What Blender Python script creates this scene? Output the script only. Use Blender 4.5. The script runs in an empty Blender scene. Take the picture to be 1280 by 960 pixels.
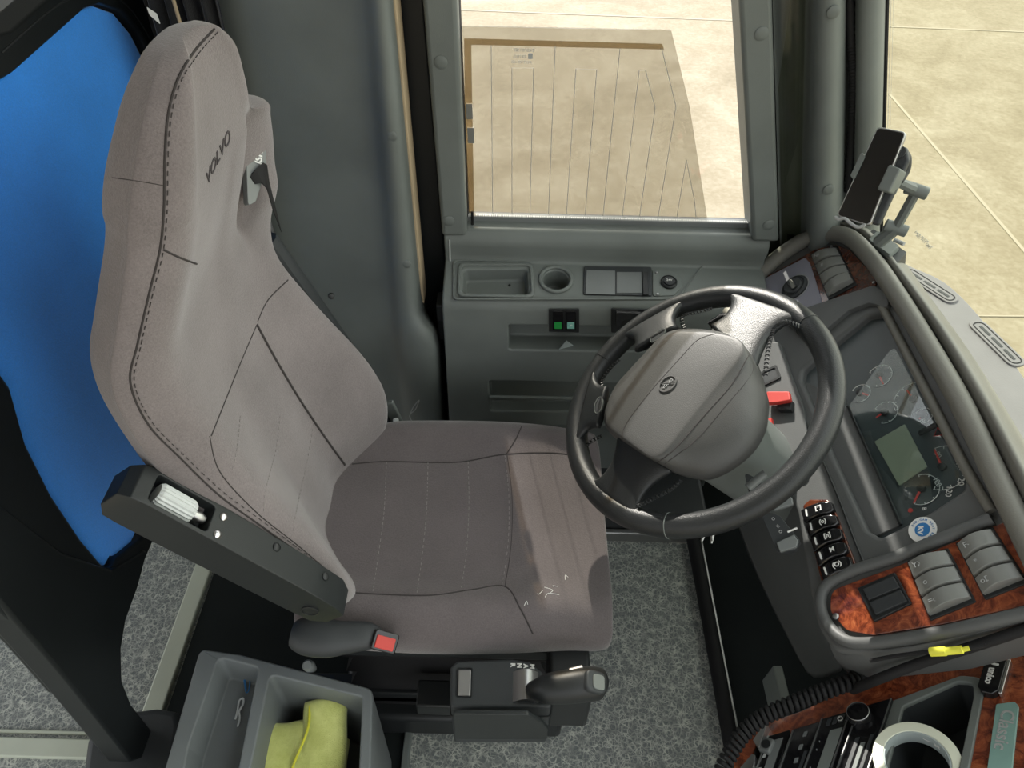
import bpy, bmesh, math, random
from mathutils import Vector, Matrix
from mathutils.bvhtree import BVHTree
random.seed(7)
PI = math.pi
sc = bpy.context.scene
C = sc.collection
V = Vector
# ------------------------------------------------------------------ camera geometry
FOC = 924.0; ROLL = 0.025; PITCH = math.radians(45); O = V((0, 0, 1.62))
Fw = V((0, math.cos(PITCH), -math.sin(PITCH))); Up0 = V((0, math.sin(PITCH), math.cos(PITCH))); Xx = V((1, 0, 0))
Rt = Xx*math.cos(ROLL) + Up0*math.sin(ROLL); Up = -Xx*math.sin(ROLL) + Up0*math.cos(ROLL)
def ray(x, y): return (Fw*FOC + Rt*(x-640) - Up*(y-480))
def pix(x, y, P0, n):
    d = ray(x, y); n = V(n); return O + d*((V(P0)-O).dot(n)/d.dot(n))
def pz(x, y, z): return pix(x, y, (0, 0, z), (0, 0, 1))
def py(x, y, Y): return pix(x, y, (0, Y, 0), (0, 1, 0))
def pxx(x, y, X): return pix(x, y, (X, 0, 0), (1, 0, 0))
cam = bpy.data.cameras.new('camera'); cam.sensor_width = 36; cam.lens = FOC/1280*36; cam.clip_start = .02
co = bpy.data.objects.new('camera', cam); C.objects.link(co); co.location = O
co.rotation_euler = Matrix((Rt, Up, -Fw)).transposed().to_euler(); sc.camera = co
# ------------------------------------------------------------------ materials
def nt(m): return m.node_tree.nodes, m.node_tree.links
def base(name, col, rough=.5, spec=.5, metal=0, coat=0):
    m = bpy.data.materials.new(name); m.use_nodes = True
    b = m.node_tree.nodes['Principled BSDF']; b.inputs['Base Color'].default_value = (*col, 1)
    b.inputs['Roughness'].default_value = rough; b.inputs['Specular IOR Level'].default_value = spec
    b.inputs['Metallic'].default_value = metal; b.inputs['Coat Weight'].default_value = coat
    return m, b
def coords(m, scale=(1, 1, 1)):
    N, L = nt(m); t = N.new('ShaderNodeTexCoord'); mp = N.new('ShaderNodeMapping'); mp.inputs['Scale'].default_value = scale
    L.new(t.outputs['Object'], mp.inputs['Vector']); return mp.outputs['Vector']
def noise(m, vec, scale, detail=4, rough=.5, dist=0):
    N, L = nt(m); n = N.new('ShaderNodeTexNoise'); n.inputs['Scale'].default_value = scale; n.inputs['Detail'].default_value = detail
    n.inputs['Roughness'].default_value = rough; n.inputs['Distortion'].default_value = dist; L.new(vec, n.inputs['Vector']); return n.outputs['Fac']
def ramp(m, fac, stops):
    N, L = nt(m); r = N.new('ShaderNodeValToRGB'); e = r.color_ramp.elements
    while len(e) < len(stops): e.new(.5)
    for i, (p, c) in enumerate(stops): e[i].position = p; e[i].color = (*c, 1)
    L.new(fac, r.inputs['Fac']); return r.outputs['Color']
def bump(m, b, fac, strength, dist=.001):
    N, L = nt(m); u = N.new('ShaderNodeBump'); u.inputs['Strength'].default_value = strength; u.inputs['Distance'].default_value = dist
    L.new(fac, u.inputs['Height']); L.new(u.outputs['Normal'], b.inputs['Normal']); return u
def mul(c, k): return tuple(x*k for x in c)
def plastic(name, col, rough=.55, grain=.25, scale=900, spec=.4, var=.12):
    m, b = base(name, col, rough, spec); v = coords(m)
    c = ramp(m, noise(m, v, 7, 5), [(.3, mul(col, 1-var)), (.7, mul(col, 1+var))]); nt(m)[1].new(c, b.inputs['Base Color'])
    if grain: bump(m, b, noise(m, v, scale, 2), grain, .0006)
    return m
def fabric(name, col, var=.2, scale=(1, 1, 1)):
    m, b = base(name, col, .95, .15); v = coords(m, scale); N, L = nt(m)
    n1 = noise(m, v, 9, 6, .6); n2 = noise(m, v, 420, 2, .8)
    mx = N.new('ShaderNodeMix'); mx.data_type = 'FLOAT'; mx.inputs[0].default_value = .55; L.new(n1, mx.inputs[2]); L.new(n2, mx.inputs[3])
    c = ramp(m, mx.outputs[0], [(.32, mul(col, 1-var)), (.68, mul(col, 1+var))]); L.new(c, b.inputs['Base Color'])
    b.inputs['Sheen Weight'].default_value = .35; b.inputs['Sheen Roughness'].default_value = .5
    bump(m, b, n2, .5, .0015); return m
M = {}
M['suede'] = fabric('lit_velour', (.185, .163, .164), .24)  # backrest velour, colour raised above the cushion's to imitate light from the windscreen
M['suede_dark'] = fabric('dark_velour', (.118, .102, .105), .22)
M['suede_insert'] = fabric('mauve_velour', (.165, .135, .142), .2)
M['thread'] = base('thread', (.24, .22, .215), .9)[0]
M['lettering'] = base('faded_print', (.07, .062, .066), .9)[0]
M['seam'] = base('dark_seam', (.035, .03, .03), .9)[0]  # plain dark colour of seam lines and stitching
M['blue'] = fabric('blue_cloth', (.024, .27, .88), .12)
M['blackcloth'] = fabric('black_cloth', (.016, .017, .02), .3)
M['trim'] = plastic('grey_trim_plastic', (.142, .158, .150), .5, .3, 700, .4)
M['trim_light'] = plastic('light_grey_trim_plastic', (.15, .162, .162), .45, .3, 700, .45)
M['trim_dark'] = plastic('dark_trim_plastic', (.034, .038, .041), .5, .3)
M['dash'] = plastic('grey_dash_plastic', (.088, .092, .092), .5, .35, 600)
M['dash_pad'] = plastic('olive_dash_skin', (.160, .157, .140), .45, .4, 500)
M['ledge'] = plastic('grey_ledge_plastic', (.175, .172, .180), .6, .3, 500)
M['black'] = plastic('black_plastic', (.016, .018, .019), .42, .25)
M['frameblack'] = plastic('satin_black_frame', (.009, .011, .012), .38, .15, 600, .4)
M['matte'] = plastic('matte_black', (.015, .018, .018), .9, .4, 300, .1)
M['rubber'] = base('black_rubber', (.01, .01, .011), .7, .3)[0]
M['gloss'] = base('gloss_black', (.008, .008, .009), .12, .5)[0]
M['switch'] = plastic('switch_grey', (.19, .195, .185), .32, .15, 900, .5)
M['bin'] = plastic('bin_plastic', (.150, .165, .168), .5, .3)
M['plate'] = plastic('plate_reflection', (.24, .24, .29), .5, .1)  # bright lavender is a reflection painted into the plate colour
M['armblack'] = plastic('armrest_plastic', (.017, .020, .021), .45, .3)
M['cream_roof'] = plastic('roof_lining', (.45, .45, .44), .8, .1, 200)
M['chrome'] = base('brushed_metal', (.62, .62, .62), .28, .5, 1)[0]
M['steel'] = base('satin_steel', (.42, .42, .42), .4, .5, 1)[0]
M['alu'] = plastic('aluminium_strip', (.46, .49, .405), .4, .1, 200, .5, .08)
M['red'] = base('red_plastic', (.50, .04, .03), .5)[0]
M['redneedle'] = base('red_needle', (.75, .06, .05), .4)[0]
M['green'] = base('green_lens', (.02, .30, .06), .35)[0]
M['mint'] = base('mint_lens', (.22, .50, .42), .35)[0]
M['white'] = base('white_print', (.72, .72, .70), .6)[0]
M['greyprint'] = base('grey_print', (.35, .36, .36), .6)[0]
M['cream'] = base('cream_plastic', (.60, .58, .50), .5)[0]
M['yellow'] = base('yellow_connector', (.72, .70, .06), .5)[0]
M['tape'] = base('tape_wound', (.66, .68, .56), .35, .5)[0]
M['card'] = plastic('pale_paper', (.36, .41, .41), .7, 0, 100, .3, .05)
M['tan'] = plastic('tan_foam_seal', (.42, .33, .22), .9, .5, 400, .1)
M['badge'] = plastic('green_grey_badge', (.20, .33, .30), .3, 0, 100, .5, .25)
M['bluep'] = base('blue_print', (.03, .17, .42), .5)[0]
M['lcd'] = base('lcd_glass', (.33, .35, .26), .3, .5)[0]
M['dial'] = base('dial_face', (.060, .072, .076), .4, .5)[0]  # lightened to include the pale glare of the cluster glass
M['pale_grey'] = base('grey_tag', (.55, .58, .58), .6)[0]  # plain pale grey for clips, knob, pin and joint line
m, b = base('leather', (.019, .021, .022), .36, .42); v = coords(m); N, L = nt(m)
vo = N.new('ShaderNodeTexVoronoi'); vo.inputs['Scale'].default_value = 620; L.new(v, vo.inputs['Vector'])
bump(m, b, vo.outputs['Distance'], .35, .0008); M['leather'] = m
m, b = base('airbag_skin', (.062, .062, .060), .48, .5); v = coords(m); N, L = nt(m)
vo = N.new('ShaderNodeTexVoronoi'); vo.inputs['Scale'].default_value = 800; L.new(v, vo.inputs['Vector'])
bump(m, b, vo.outputs['Distance'], .3, .0006); M['airbag'] = m
def wood(name, k):
    m, b = base(name, (.2, .05, .02), .2, .5, coat=.6); v = coords(m); N, L = nt(m)
    n = noise(m, v, 38, 9, .72, 1.6)
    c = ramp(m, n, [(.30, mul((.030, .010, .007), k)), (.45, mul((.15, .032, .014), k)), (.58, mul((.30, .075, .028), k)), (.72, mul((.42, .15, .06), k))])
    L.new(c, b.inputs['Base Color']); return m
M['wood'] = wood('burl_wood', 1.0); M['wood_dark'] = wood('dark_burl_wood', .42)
# floor: crackle vinyl
m, b = base('crackle_vinyl', (.2, .2, .2), .55, .35); v = coords(m); N, L = nt(m)
nn = N.new('ShaderNodeTexNoise'); nn.inputs['Scale'].default_value = 60; nn.inputs['Detail'].default_value = 3; L.new(v, nn.inputs['Vector'])
mm = N.new('ShaderNodeMixRGB'); mm.blend_type = 'LINEAR_LIGHT'; mm.inputs['Fac'].default_value = .007; L.new(v, mm.inputs['Color1']); L.new(nn.outputs['Color'], mm.inputs['Color2'])
outs = []
for s in (76, 130):
    vo = N.new('ShaderNodeTexVoronoi'); vo.feature = 'DISTANCE_TO_EDGE'; vo.inputs['Scale'].default_value = s; L.new(mm.outputs['Color'], vo.inputs['Vector'])
    outs.append(ramp(m, vo.outputs['Distance'], [(.0, (1, 1, 1)), (.045, (.7, .7, .7)), (.10, (0, 0, 0))]))
mx = N.new('ShaderNodeMixRGB'); mx.blend_type = 'LIGHTEN'; mx.inputs['Fac'].default_value = .75; L.new(outs[0], mx.inputs['Color1']); L.new(outs[1], mx.inputs['Color2'])
msk = ramp(m, noise(m, v, 45, 4, .7), [(.38, (.2, .2, .2)), (.62, (1, 1, 1))])
m2 = N.new('ShaderNodeMixRGB'); m2.blend_type = 'MULTIPLY'; m2.inputs['Fac'].default_value = 1; L.new(mx.outputs['Color'], m2.inputs['Color1']); L.new(msk, m2.inputs['Color2'])
bc = ramp(m, noise(m, v, 120, 4, .7), [(.3, (.115, .13, .132)), (.7, (.19, .205, .20))])
m3 = N.new('ShaderNodeMixRGB'); L.new(m2.outputs['Color'], m3.inputs['Fac']); L.new(bc, m3.inputs['Color1']); m3.inputs['Color2'].default_value = (.55, .56, .50, 1)
L.new(m3.outputs['Color'], b.inputs['Base Color']); M['floor'] = m
# ground: trowelled concrete
m, b = base('concrete_yard', (.5, .45, .33), .8, .3); v = coords(m); N, L = nt(m)
a1 = noise(m, v, 1.6, 8, .62, .8); a2 = noise(m, v, 22, 6, .7, .4)
mx = N.new('ShaderNodeMix'); mx.data_type = 'FLOAT'; mx.inputs[0].default_value = .42; L.new(a1, mx.inputs[2]); L.new(a2, mx.inputs[3])
c = ramp(m, mx.outputs[0], [(.32, mul((.42, .345, .22), .405)), (.46, mul((.55, .46, .31), .405)), (.56, mul((.66, .57, .41), .405)), (.68, mul((.82, .73, .55), .405))]); L.new(c, b.inputs['Base Color'])
M['ground'] = m
M['joint'] = base('joint_filler', (.33, .29, .22), .9)[0]
def glass(name, tint, refl=.5, ior=.04):
    m = bpy.data.materials.new(name); m.use_nodes = True; N, L = nt(m); N.clear()
    o = N.new('ShaderNodeOutputMaterial'); t = N.new('ShaderNodeBsdfTransparent'); t.inputs['Color'].default_value = (*tint, 1)
    g = N.new('ShaderNodeBsdfGlossy'); g.inputs['Roughness'].default_value = .02; g.inputs['Color'].default_value = (refl, refl, refl, 1)
    lw = N.new('ShaderNodeLayerWeight'); lw.inputs['Blend'].default_value = .5; pw = N.new('ShaderNodeMath'); pw.operation = 'POWER'; pw.inputs[1].default_value = 5; L.new(lw.outputs['Facing'], pw.inputs[0])
    ma = N.new('ShaderNodeMath'); ma.operation = 'MULTIPLY_ADD'; ma.inputs[1].default_value = .8; ma.inputs[2].default_value = ior; L.new(pw.outputs[0], ma.inputs[0]); mx = N.new('ShaderNodeMixShader')
    L.new(ma.outputs[0], mx.inputs[0]); L.new(t.outputs[0], mx.inputs[1]); L.new(g.outputs[0], mx.inputs[2]); L.new(mx.outputs[0], o.inputs['Surface']); return m
M['glass'] = glass('window_glass', (.97, .97, .97)); M['glass_tint'] = glass('tinted_glass', (.76, .75, .72)); M['screen_glass'] = glass('windscreen_glass', (.87, .88, .82), .4)
M['lens'] = glass('cluster_lens', (.86, .90, .90), 1, .06)
M['band'] = glass('bronze_band_glass', (.66, .58, .46))
def microfibre():
    m, b = base('yellow_microfibre', (.5, .58, .08), .95, .1); v = coords(m); N, L = nt(m)
    c = ramp(m, noise(m, v, 25, 6, .7), [(.3, (.56, .60, .17)), (.7, (.78, .82, .30))]); L.new(c, b.inputs['Base Color'])
    b.inputs['Sheen Weight'].default_value = .4; bump(m, b, noise(m, v, 500, 2, .8), .8, .002); return m
M['cloth'] = microfibre()
# ------------------------------------------------------------------ mesh helpers
def tagd(o, label=None, cat=None, group=None, kind=None):
    if label: o['label'] = label
    if cat: o['category'] = cat
    if group: o['group'] = group
    if kind: o['kind'] = kind
    return o
def world_loc(o):
    return o.location.copy() if o.type == 'EMPTY' else V((0, 0, 0))
def setparent(o, p):
    if p is None: return
    o.parent = p; o.matrix_parent_inverse = Matrix.Translation(-world_loc(p))
def mk(name, vf, mat, parent=None, bevel=0, seg=3, subs=0, flat=False, ang=38, label=None, cat=None, group=None, kind=None, limit=32):
    vs, fs = vf; me = bpy.data.meshes.new(name); me.from_pydata([tuple(v) for v in vs], [], fs); me.update()
    bm = bmesh.new(); bm.from_mesh(me); bmesh.ops.recalc_face_normals(bm, faces=bm.faces); bm.to_mesh(me); bm.free()
    if not flat:
        me.shade_smooth()
        if not subs: me.set_sharp_from_angle(angle=math.radians(ang))
    me.materials.append(M[mat] if isinstance(mat, str) else mat)
    o = bpy.data.objects.new(name, me); C.objects.link(o); setparent(o, parent)
    if bevel:
        q = o.modifiers.new('bevel', 'BEVEL'); q.width = bevel; q.segments = seg; q.limit_method = 'ANGLE'; q.angle_limit = math.radians(limit); q.harden_normals = False
    if subs:
        q = o.modifiers.new('subsurf', 'SUBSURF'); q.levels = subs; q.render_levels = subs
    return tagd(o, label, cat, group, kind)
def thing(name, loc, label, cat, group=None, kind=None):
    o = bpy.data.objects.new(name, None); C.objects.link(o); o.location = loc; o.empty_display_size = .05
    return tagd(o, label, cat, group, kind)
def join(*vfs):
    vs, fs = [], []
    for v, f in vfs:
        k = len(vs); vs += list(v); fs += [tuple(i+k for i in q) for q in f]
    return vs, fs
class Fr:
    def __init__(s, P, n, up=(0, 0, 1), a=None):
        s.P = V(P); s.n = V(n).normalized()
        if a is not None: s.a = (V(a)-s.n*V(a).dot(s.n)).normalized(); s.b = s.n.cross(s.a)
        else: s.b = (V(up)-s.n*V(up).dot(s.n)).normalized(); s.a = s.b.cross(s.n)
    def pt(s, u, v, w=0): return s.P + s.a*u + s.b*v + s.n*w
    def px(s, x, y, w=0):
        q = pix(x, y, s.P+s.n*w, s.n) - s.P; return (q.dot(s.a), q.dot(s.b))
    def P3(s, x, y, w=0): return pix(x, y, s.P+s.n*w, s.n)
    def off(s, w): return Fr(s.P+s.n*w, s.n, a=s.a)
def rpoly(pts, r=.01, seg=5):
    out = []; n = len(pts); P = [V(p).to_2d() for p in pts]
    rr = r if isinstance(r, (list, tuple)) else [r]*n
    for i in range(n):
        p, a, c = P[i], P[i-1], P[(i+1) % n]; r0 = rr[i]
        la, lc = (a-p).length, (c-p).length
        if r0 <= 0 or la < 1e-6 or lc < 1e-6: out.append(tuple(p)); continue
        da, dc = (a-p)/la, (c-p)/lc; th = da.angle(dc)
        if th > PI-.05: out.append(tuple(p)); continue
        d = min(r0/math.tan(th/2), la*.48, lc*.48)
        s, e = p+da*d, p+dc*d
        for k in range(seg+1):
            t = k/seg; out.append(tuple(s*(1-t)**2 + p*2*t*(1-t) + e*t*t))
    return out
def prism(fr, uv, w0, w1, uv0=None):
    n = len(uv); uv0 = uv0 or uv
    vs = [fr.pt(u, v, w0) for u, v in uv0] + [fr.pt(u, v, w1) for u, v in uv]
    return vs, [tuple(range(n-1, -1, -1)), tuple(range(n, 2*n))] + [(i, (i+1) % n, n+(i+1) % n, n+i) for i in range(n)]
def prism_px(fr, pts, w0, w1, r=.0, seg=5): return prism(fr, rpoly([fr.px(x, y, w1) for x, y in pts], r, seg) if r else [fr.px(x, y, w1) for x, y in pts], w0, w1)
def rect(cu, cv, w, h, r=0, seg=4, rot=0):
    p = [(-w/2, -h/2), (w/2, -h/2), (w/2, h/2), (-w/2, h/2)]; c, s = math.cos(rot), math.sin(rot)
    p = [(cu+x*c-y*s, cv+x*s+y*c) for x, y in p]
    return rpoly(p, r, seg) if r else p
def circ(cu, cv, r, n=32, r2=None): return [(cu+r*math.cos(2*PI*i/n), cv+(r2 or r)*math.sin(2*PI*i/n)) for i in range(n)]
def box(P, a, b, c):
    P, a, b, c = map(V, (P, a, b, c)); vs = [P, P+a, P+a+b, P+b, P+c, P+a+c, P+a+b+c, P+b+c]
    return vs, [(0, 3, 2, 1), (4, 5, 6, 7), (0, 1, 5, 4), (1, 2, 6, 5), (2, 3, 7, 6), (3, 0, 4, 7)]
def abox(x0, x1, y0, y1, z0, z1): return box((x0, y0, z0), (x1-x0, 0, 0), (0, y1-y0, 0), (0, 0, z1-z0))
def cat(pts, k=6, closed=False):
    P = [V(p) for p in pts]; n = len(P); out = []
    if n < 3: return P
    rng = range(n) if closed else range(n-1)
    for i in rng:
        if closed: a, b, c, d = P[i-1], P[i], P[(i+1) % n], P[(i+2) % n]
        else: a, b, c, d = P[max(i-1, 0)], P[i], P[i+1], P[min(i+2, n-1)]
        for j in range(k):
            t = j/k; out.append(.5*((2*b)+(c-a)*t+(2*a-5*b+4*c-d)*t*t+(3*b-a-3*c+d)*t**3))
    if not closed: out.append(P[-1])
    return out
def tube(pts, r, n=10, closed=False, flat=1.0, up=None):
    P = [V(p) for p in pts]; m = len(P); vs = []; fs = []
    rs = r if isinstance(r, (list, tuple)) else [r]*m
    ref = None
    for i in range(m):
        t = (P[(i+1) % m]-P[i-1]) if closed else (P[min(i+1, m-1)]-P[max(i-1, 0)])
        if t.length < 1e-9: t = V((0, 0, 1))
        t.normalize()
        if up is not None: ref = V(up)
        elif ref is None: ref = V((0, 0, 1)) if abs(t.z) < .9 else V((1, 0, 0))
        s = t.cross(ref)
        if s.length < 1e-6: s = t.cross(V((1, 0, 0)))
        s.normalize(); q = s.cross(t).normalized()
        if up is None: ref = q
        for j in range(n):
            a = 2*PI*j/n; vs.append(P[i]+s*math.cos(a)*rs[i]+q*math.sin(a)*rs[i]*flat)
    for i in range(m if closed else m-1):
        for j in range(n):
            a, b2 = i*n+j, i*n+(j+1) % n; c, d = ((i+1) % m)*n+(j+1) % n, ((i+1) % m)*n+j; fs.append((a, b2, c, d))
    if not closed: fs += [tuple(range(n-1, -1, -1)), tuple(range((m-1)*n, m*n))]
    return vs, fs
def loft(rows, closed=True, cap=True):
    n = len(rows[0]); vs = [p for r in rows for p in r]; fs = []
    for i in range(len(rows)-1):
        for j in range(n if closed else n-1): fs.append((i*n+j, i*n+(j+1) % n, (i+1)*n+(j+1) % n, (i+1)*n+j))
    if cap and closed: fs += [tuple(range(n-1, -1, -1)), tuple(range((len(rows)-1)*n, len(rows)*n))]
    return vs, fs
def sheet(rows, th, d=None):
    """thick open surface: rows of points, thickened along d (world vector)"""
    d = V(d).normalized()*th; n = len(rows[0]); m = len(rows); A = [p for r in rows for p in r]; B = [V(p)+d for p in A]; k = len(A); fs = []
    for i in range(m-1):
        for j in range(n-1):
            q = (i*n+j, i*n+j+1, (i+1)*n+j+1, (i+1)*n+j); fs += [q, tuple(x+k for x in reversed(q))]
    rim = [j for j in range(n)] + [i*n+n-1 for i in range(1, m)] + [(m-1)*n+j for j in range(n-2, -1, -1)] + [i*n for i in range(m-2, 0, -1)]
    for i in range(len(rim)): a, b2 = rim[i], rim[(i+1) % len(rim)]; fs.append((a, b2, b2+k, a+k))
    return A+B, fs
def lathe(fr, prof, n=28, cu=0, cv=0):
    return loft([[fr.pt(cu+r*math.cos(2*PI*i/n), cv+r*math.sin(2*PI*i/n), w) for i in range(n)] for r, w in prof])
def cut(o, cutters):
    """boolean-subtract closed shapes from the mesh and keep plain mesh data"""
    tmp = []; mods = []
    for vf in cutters:
        c = mk('cut', vf, 'black'); tmp.append(c); q = o.modifiers.new('b', 'BOOLEAN'); q.operation = 'DIFFERENCE'; q.solver = 'EXACT'; q.object = c; mods.append(q)
    keep = [(q.name, q.type) for q in o.modifiers if q.type != 'BOOLEAN']
    off = [q for q in o.modifiers if q.type != 'BOOLEAN']
    for q in off: q.show_viewport = False
    dg = bpy.context.evaluated_depsgraph_get(); dg.update(); me = bpy.data.meshes.new_from_object(o.evaluated_get(dg)); old = o.data; o.data = me
    for q in mods: o.modifiers.remove(q)
    for q in off: q.show_viewport = True
    for c in tmp: bpy.data.objects.remove(c)
    me.shade_smooth(); me.set_sharp_from_angle(angle=math.radians(38)); return o
def text(name, s, size, fr, u, v, w, mat, parent, rot=0, depth=.0004, sx=1, bold=0, mirror=False):
    cu = bpy.data.curves.new(name, 'FONT'); cu.body = s; cu.size = size; cu.extrude = depth; cu.align_x = 'CENTER'; cu.align_y = 'CENTER'; cu.offset = bold; cu.resolution_u = 3
    t = bpy.data.objects.new('tmp', cu); C.objects.link(t); dg = bpy.context.evaluated_depsgraph_get(); dg.update()
    me = bpy.data.meshes.new_from_object(t.evaluated_get(dg)); bpy.data.objects.remove(t)
    c, q = math.cos(rot), math.sin(rot); vs = []
    for x in me.vertices:
        a, b2 = x.co.x*sx*(-1 if mirror else 1), x.co.y; vs.append(fr.pt(u+a*c-b2*q, v+a*q+b2*c, w+x.co.z))
    fs = [tuple(p.vertices) for p in me.polygons]
    return mk(name, (vs, fs), mat, parent, flat=True)
def bvh(o):
    dg = bpy.context.evaluated_depsgraph_get(); dg.update(); e = o.evaluated_get(dg); me = e.to_mesh()
    t = BVHTree.FromPolygons([o.matrix_world @ v.co for v in me.vertices], [tuple(p.vertices) for p in me.polygons]); e.to_mesh_clear(); return t
def onto(t, pts, lift=0.0, k=8):
    """points of a line drawn over a built surface, lifted along its normal"""
    out = []
    for p in cat([V((x, y, 0)) for x, y in pts], k):
        d = ray(p.x, p.y).normalized(); h = t.ray_cast(O, d)
        if h[0] is not None:
            n = h[1] if h[1].dot(d) < 0 else -h[1]; out.append(h[0]+n*lift)
    return out
def screw(fr, u, v, w, r=.006, mat='trim', parent=None, name='screw', cross=False):
    o = mk(name, lathe(fr, [(r, w-.001), (r, w+.0012), (r*.75, w+.0026), (r*.3, w+.003)], 18, u, v), mat, parent)
    if cross: mk('screw_slot', join(prism(fr, rect(u, v, r*1.1, r*.28, rot=.6), w+.0028, w+.0034), prism(fr, rect(u, v, r*.28, r*1.1, rot=.6), w+.0028, w+.0034)), 'black', o)
    return o
#PART2
# ================================================================== SETTING
mk('ceiling', abox(-2.4, .55, -1.6, 1.42, 2.12, 2.16), 'cream_roof', kind='structure', flat=True)  # partial roof out of view, added to darken the light from overhead
def S(name, vf, mat, **k): return mk(name, vf, mat, kind='structure', **k)
S('ground', abox(-14, 22, -14, 30, -1.15, -1.0), 'ground', flat=True)
def gline(p, q, w=.012):
    a, b2 = pz(*p, -1.0), pz(*q, -1.0); d = (b2-a).normalized(); s = d.cross(V((0, 0, 1)))*w; a = a-d*.0; a.z = b2.z = -1.002
    return box(a-s, b2-a, s*2, (0, 0, .006))
S('ground_joint', gline((1112, 118), (1330, 372), .012), 'joint', flat=True)
S('ground_joint', gline((560, 12), (1330, 42), .014), 'joint', flat=True)
S('ground_joint', gline((1215, 395), (1330, 396), .006), 'joint', flat=True)
S('floor', abox(-1.9, .47, -.6, 1.06, -.03, 0), 'floor', flat=True)
S('floor_recess', abox(-.715, -.205, -.3, 1.06, -.001, .006), 'matte', flat=True)
S('trim_1', abox(-.765, -.722, .50, 1.06, -.002, .014), 'alu', bevel=.004)
S('trim_2', abox(-1.9, -.78, .507, .545, -.002, .012), 'alu', bevel=.003)
S('trim_10', abox(-1.9, -.78, .555, .562, -.002, .006), 'alu', bevel=.002)
S('trim_3', abox(-.205, -.19, -.3, 1.06, -.002, .02), 'trim', bevel=.003)
S('trim_4', tube(cat([(.472, -.3, .02), (.472, .5, .02), (.472, .8, .02), (.470, 1.07, .02)], 4), .017, 10), 'rubber')
S('trim_11', tube(cat([(.488, -.3, .028), (.488, .5, .028), (.488, 1.05, .028)], 4), .0035, 6), 'steel')
S('trim_5', abox(-.205, .47, 1.06, 1.075, -.002, .035), 'steel', bevel=.003)
S('heater_ledge', join(abox(-.30, .50, 1.078, 1.30, 0, .09)), 'trim_dark', bevel=.01)
# footwell: toe board and front wall
S('toe_board', sheet([[V((.475, y, -.0)), V((.56, y, .02)), V((.80, y, .22)), V((.86, y, .60))] for y in (-.3, .3, .8, 1.32)], .02, (1, 0, -.6)), 'matte')
# ---- window wall (driver side)
YG = 1.345
wall = Fr((0, 1.30, 0), (0, -1, 0))
S('wall_left', join(abox(-2.2, .74, 1.36, 1.42, -1.0, .735), abox(-2.2, -.13, 1.40, 1.42, .735, 2.2), abox(-2.2, .74, 1.37, 1.42, 1.60, 2.2)), 'trim_dark', flat=True)
def vstrip(name, xs_top, xs_bot, Y0, Y1, mat, y_top=-430, y_bot=300, bevel=.008, **k):
    """upright trim strip standing on the side wall: edges given where they cross the wall plane Y0, thickness Y0..Y1"""
    p = [py(xs_top[0], y_top, Y0), py(xs_top[1], y_top, Y0), py(xs_bot[1], y_bot, Y0), py(xs_bot[0], y_bot, Y0)]
    vs = p+[q+V((0, Y1-Y0, 0)) for q in p]
    return S(name, (vs, [(0, 1, 2, 3), (7, 6, 5, 4), (0, 4, 5, 1), (1, 5, 6, 2), (2, 6, 7, 3), (3, 7, 4, 0)]), mat, bevel=bevel, **k)
def ex(x0, x290, y): return x0+(x290-x0)*y/290.
def vs2(name, a0, a1, b0, b1, Y0, Y1, mat, yb=300, **k):
    return vstrip(name, (ex(a0, a1, -430), ex(b0, b1, -430)), (ex(a0, a1, yb), ex(b0, b1, yb)), Y0, Y1, mat, y_bot=yb, **k)
fr1 = vs2('window_frame', 528, 552, 571, 583, 1.285, 1.37, 'trim', yb=296)
fr2 = vs2('window_frame', 924, 940, 966, 974, 1.285, 1.37, 'trim', yb=303)
vs2('trim_6', 496, 519, 532, 556, 1.345, 1.38, 'frameblack', yb=420)
vs2('window_gasket', 569, 580, 574, 586, 1.325, 1.36, 'rubber', yb=296, bevel=.002)
vs2('window_gasket', 921, 937, 926, 942, 1.325, 1.36, 'rubber', yb=300, bevel=.002)
vs2('tan_seal', 490, 517, 495, 522, 1.27, 1.32, 'tan', yb=380, bevel=.003)
for (x, y) in ((551, 78), (561, 276)):
    u = wall.off(.015).px(x, y); screw(wall.off(.015), u[0], u[1], 0, .0115, 'trim', fr1, 'screw_cap')
for (x, y) in ((952, 42), (961, 281)):
    u = wall.off(.015).px(x, y); screw(wall.off(.015), u[0], u[1], 0, .0115, 'trim', fr2, 'screw_cap')
# upper rail of the window, lower black frit band, track
S('window_header', box(py(450, -300, 1.285), (1.0, 0, 0), (0, .08, 0), (0, 0, .35)), 'trim', bevel=.01)
zs = py(760, 292, YG).z
S('window_frit', abox(py(583, 290, 1.37).x-.02, py(944, 290, 1.37).x+.02, 1.368, 1.374, zs-.05, zs+.018), 'black', flat=True)
# window panes
win = thing('window_1', (.2, YG+.012, .77), None, None, kind='structure')
W0, W1 = py(575, 290, 1.357), py(944, 290, 1.357)
mk('pane', abox(W0.x-.02, W1.x+.03, 1.356, 1.360, .72, 1.62), 'glass', win, flat=True)
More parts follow.
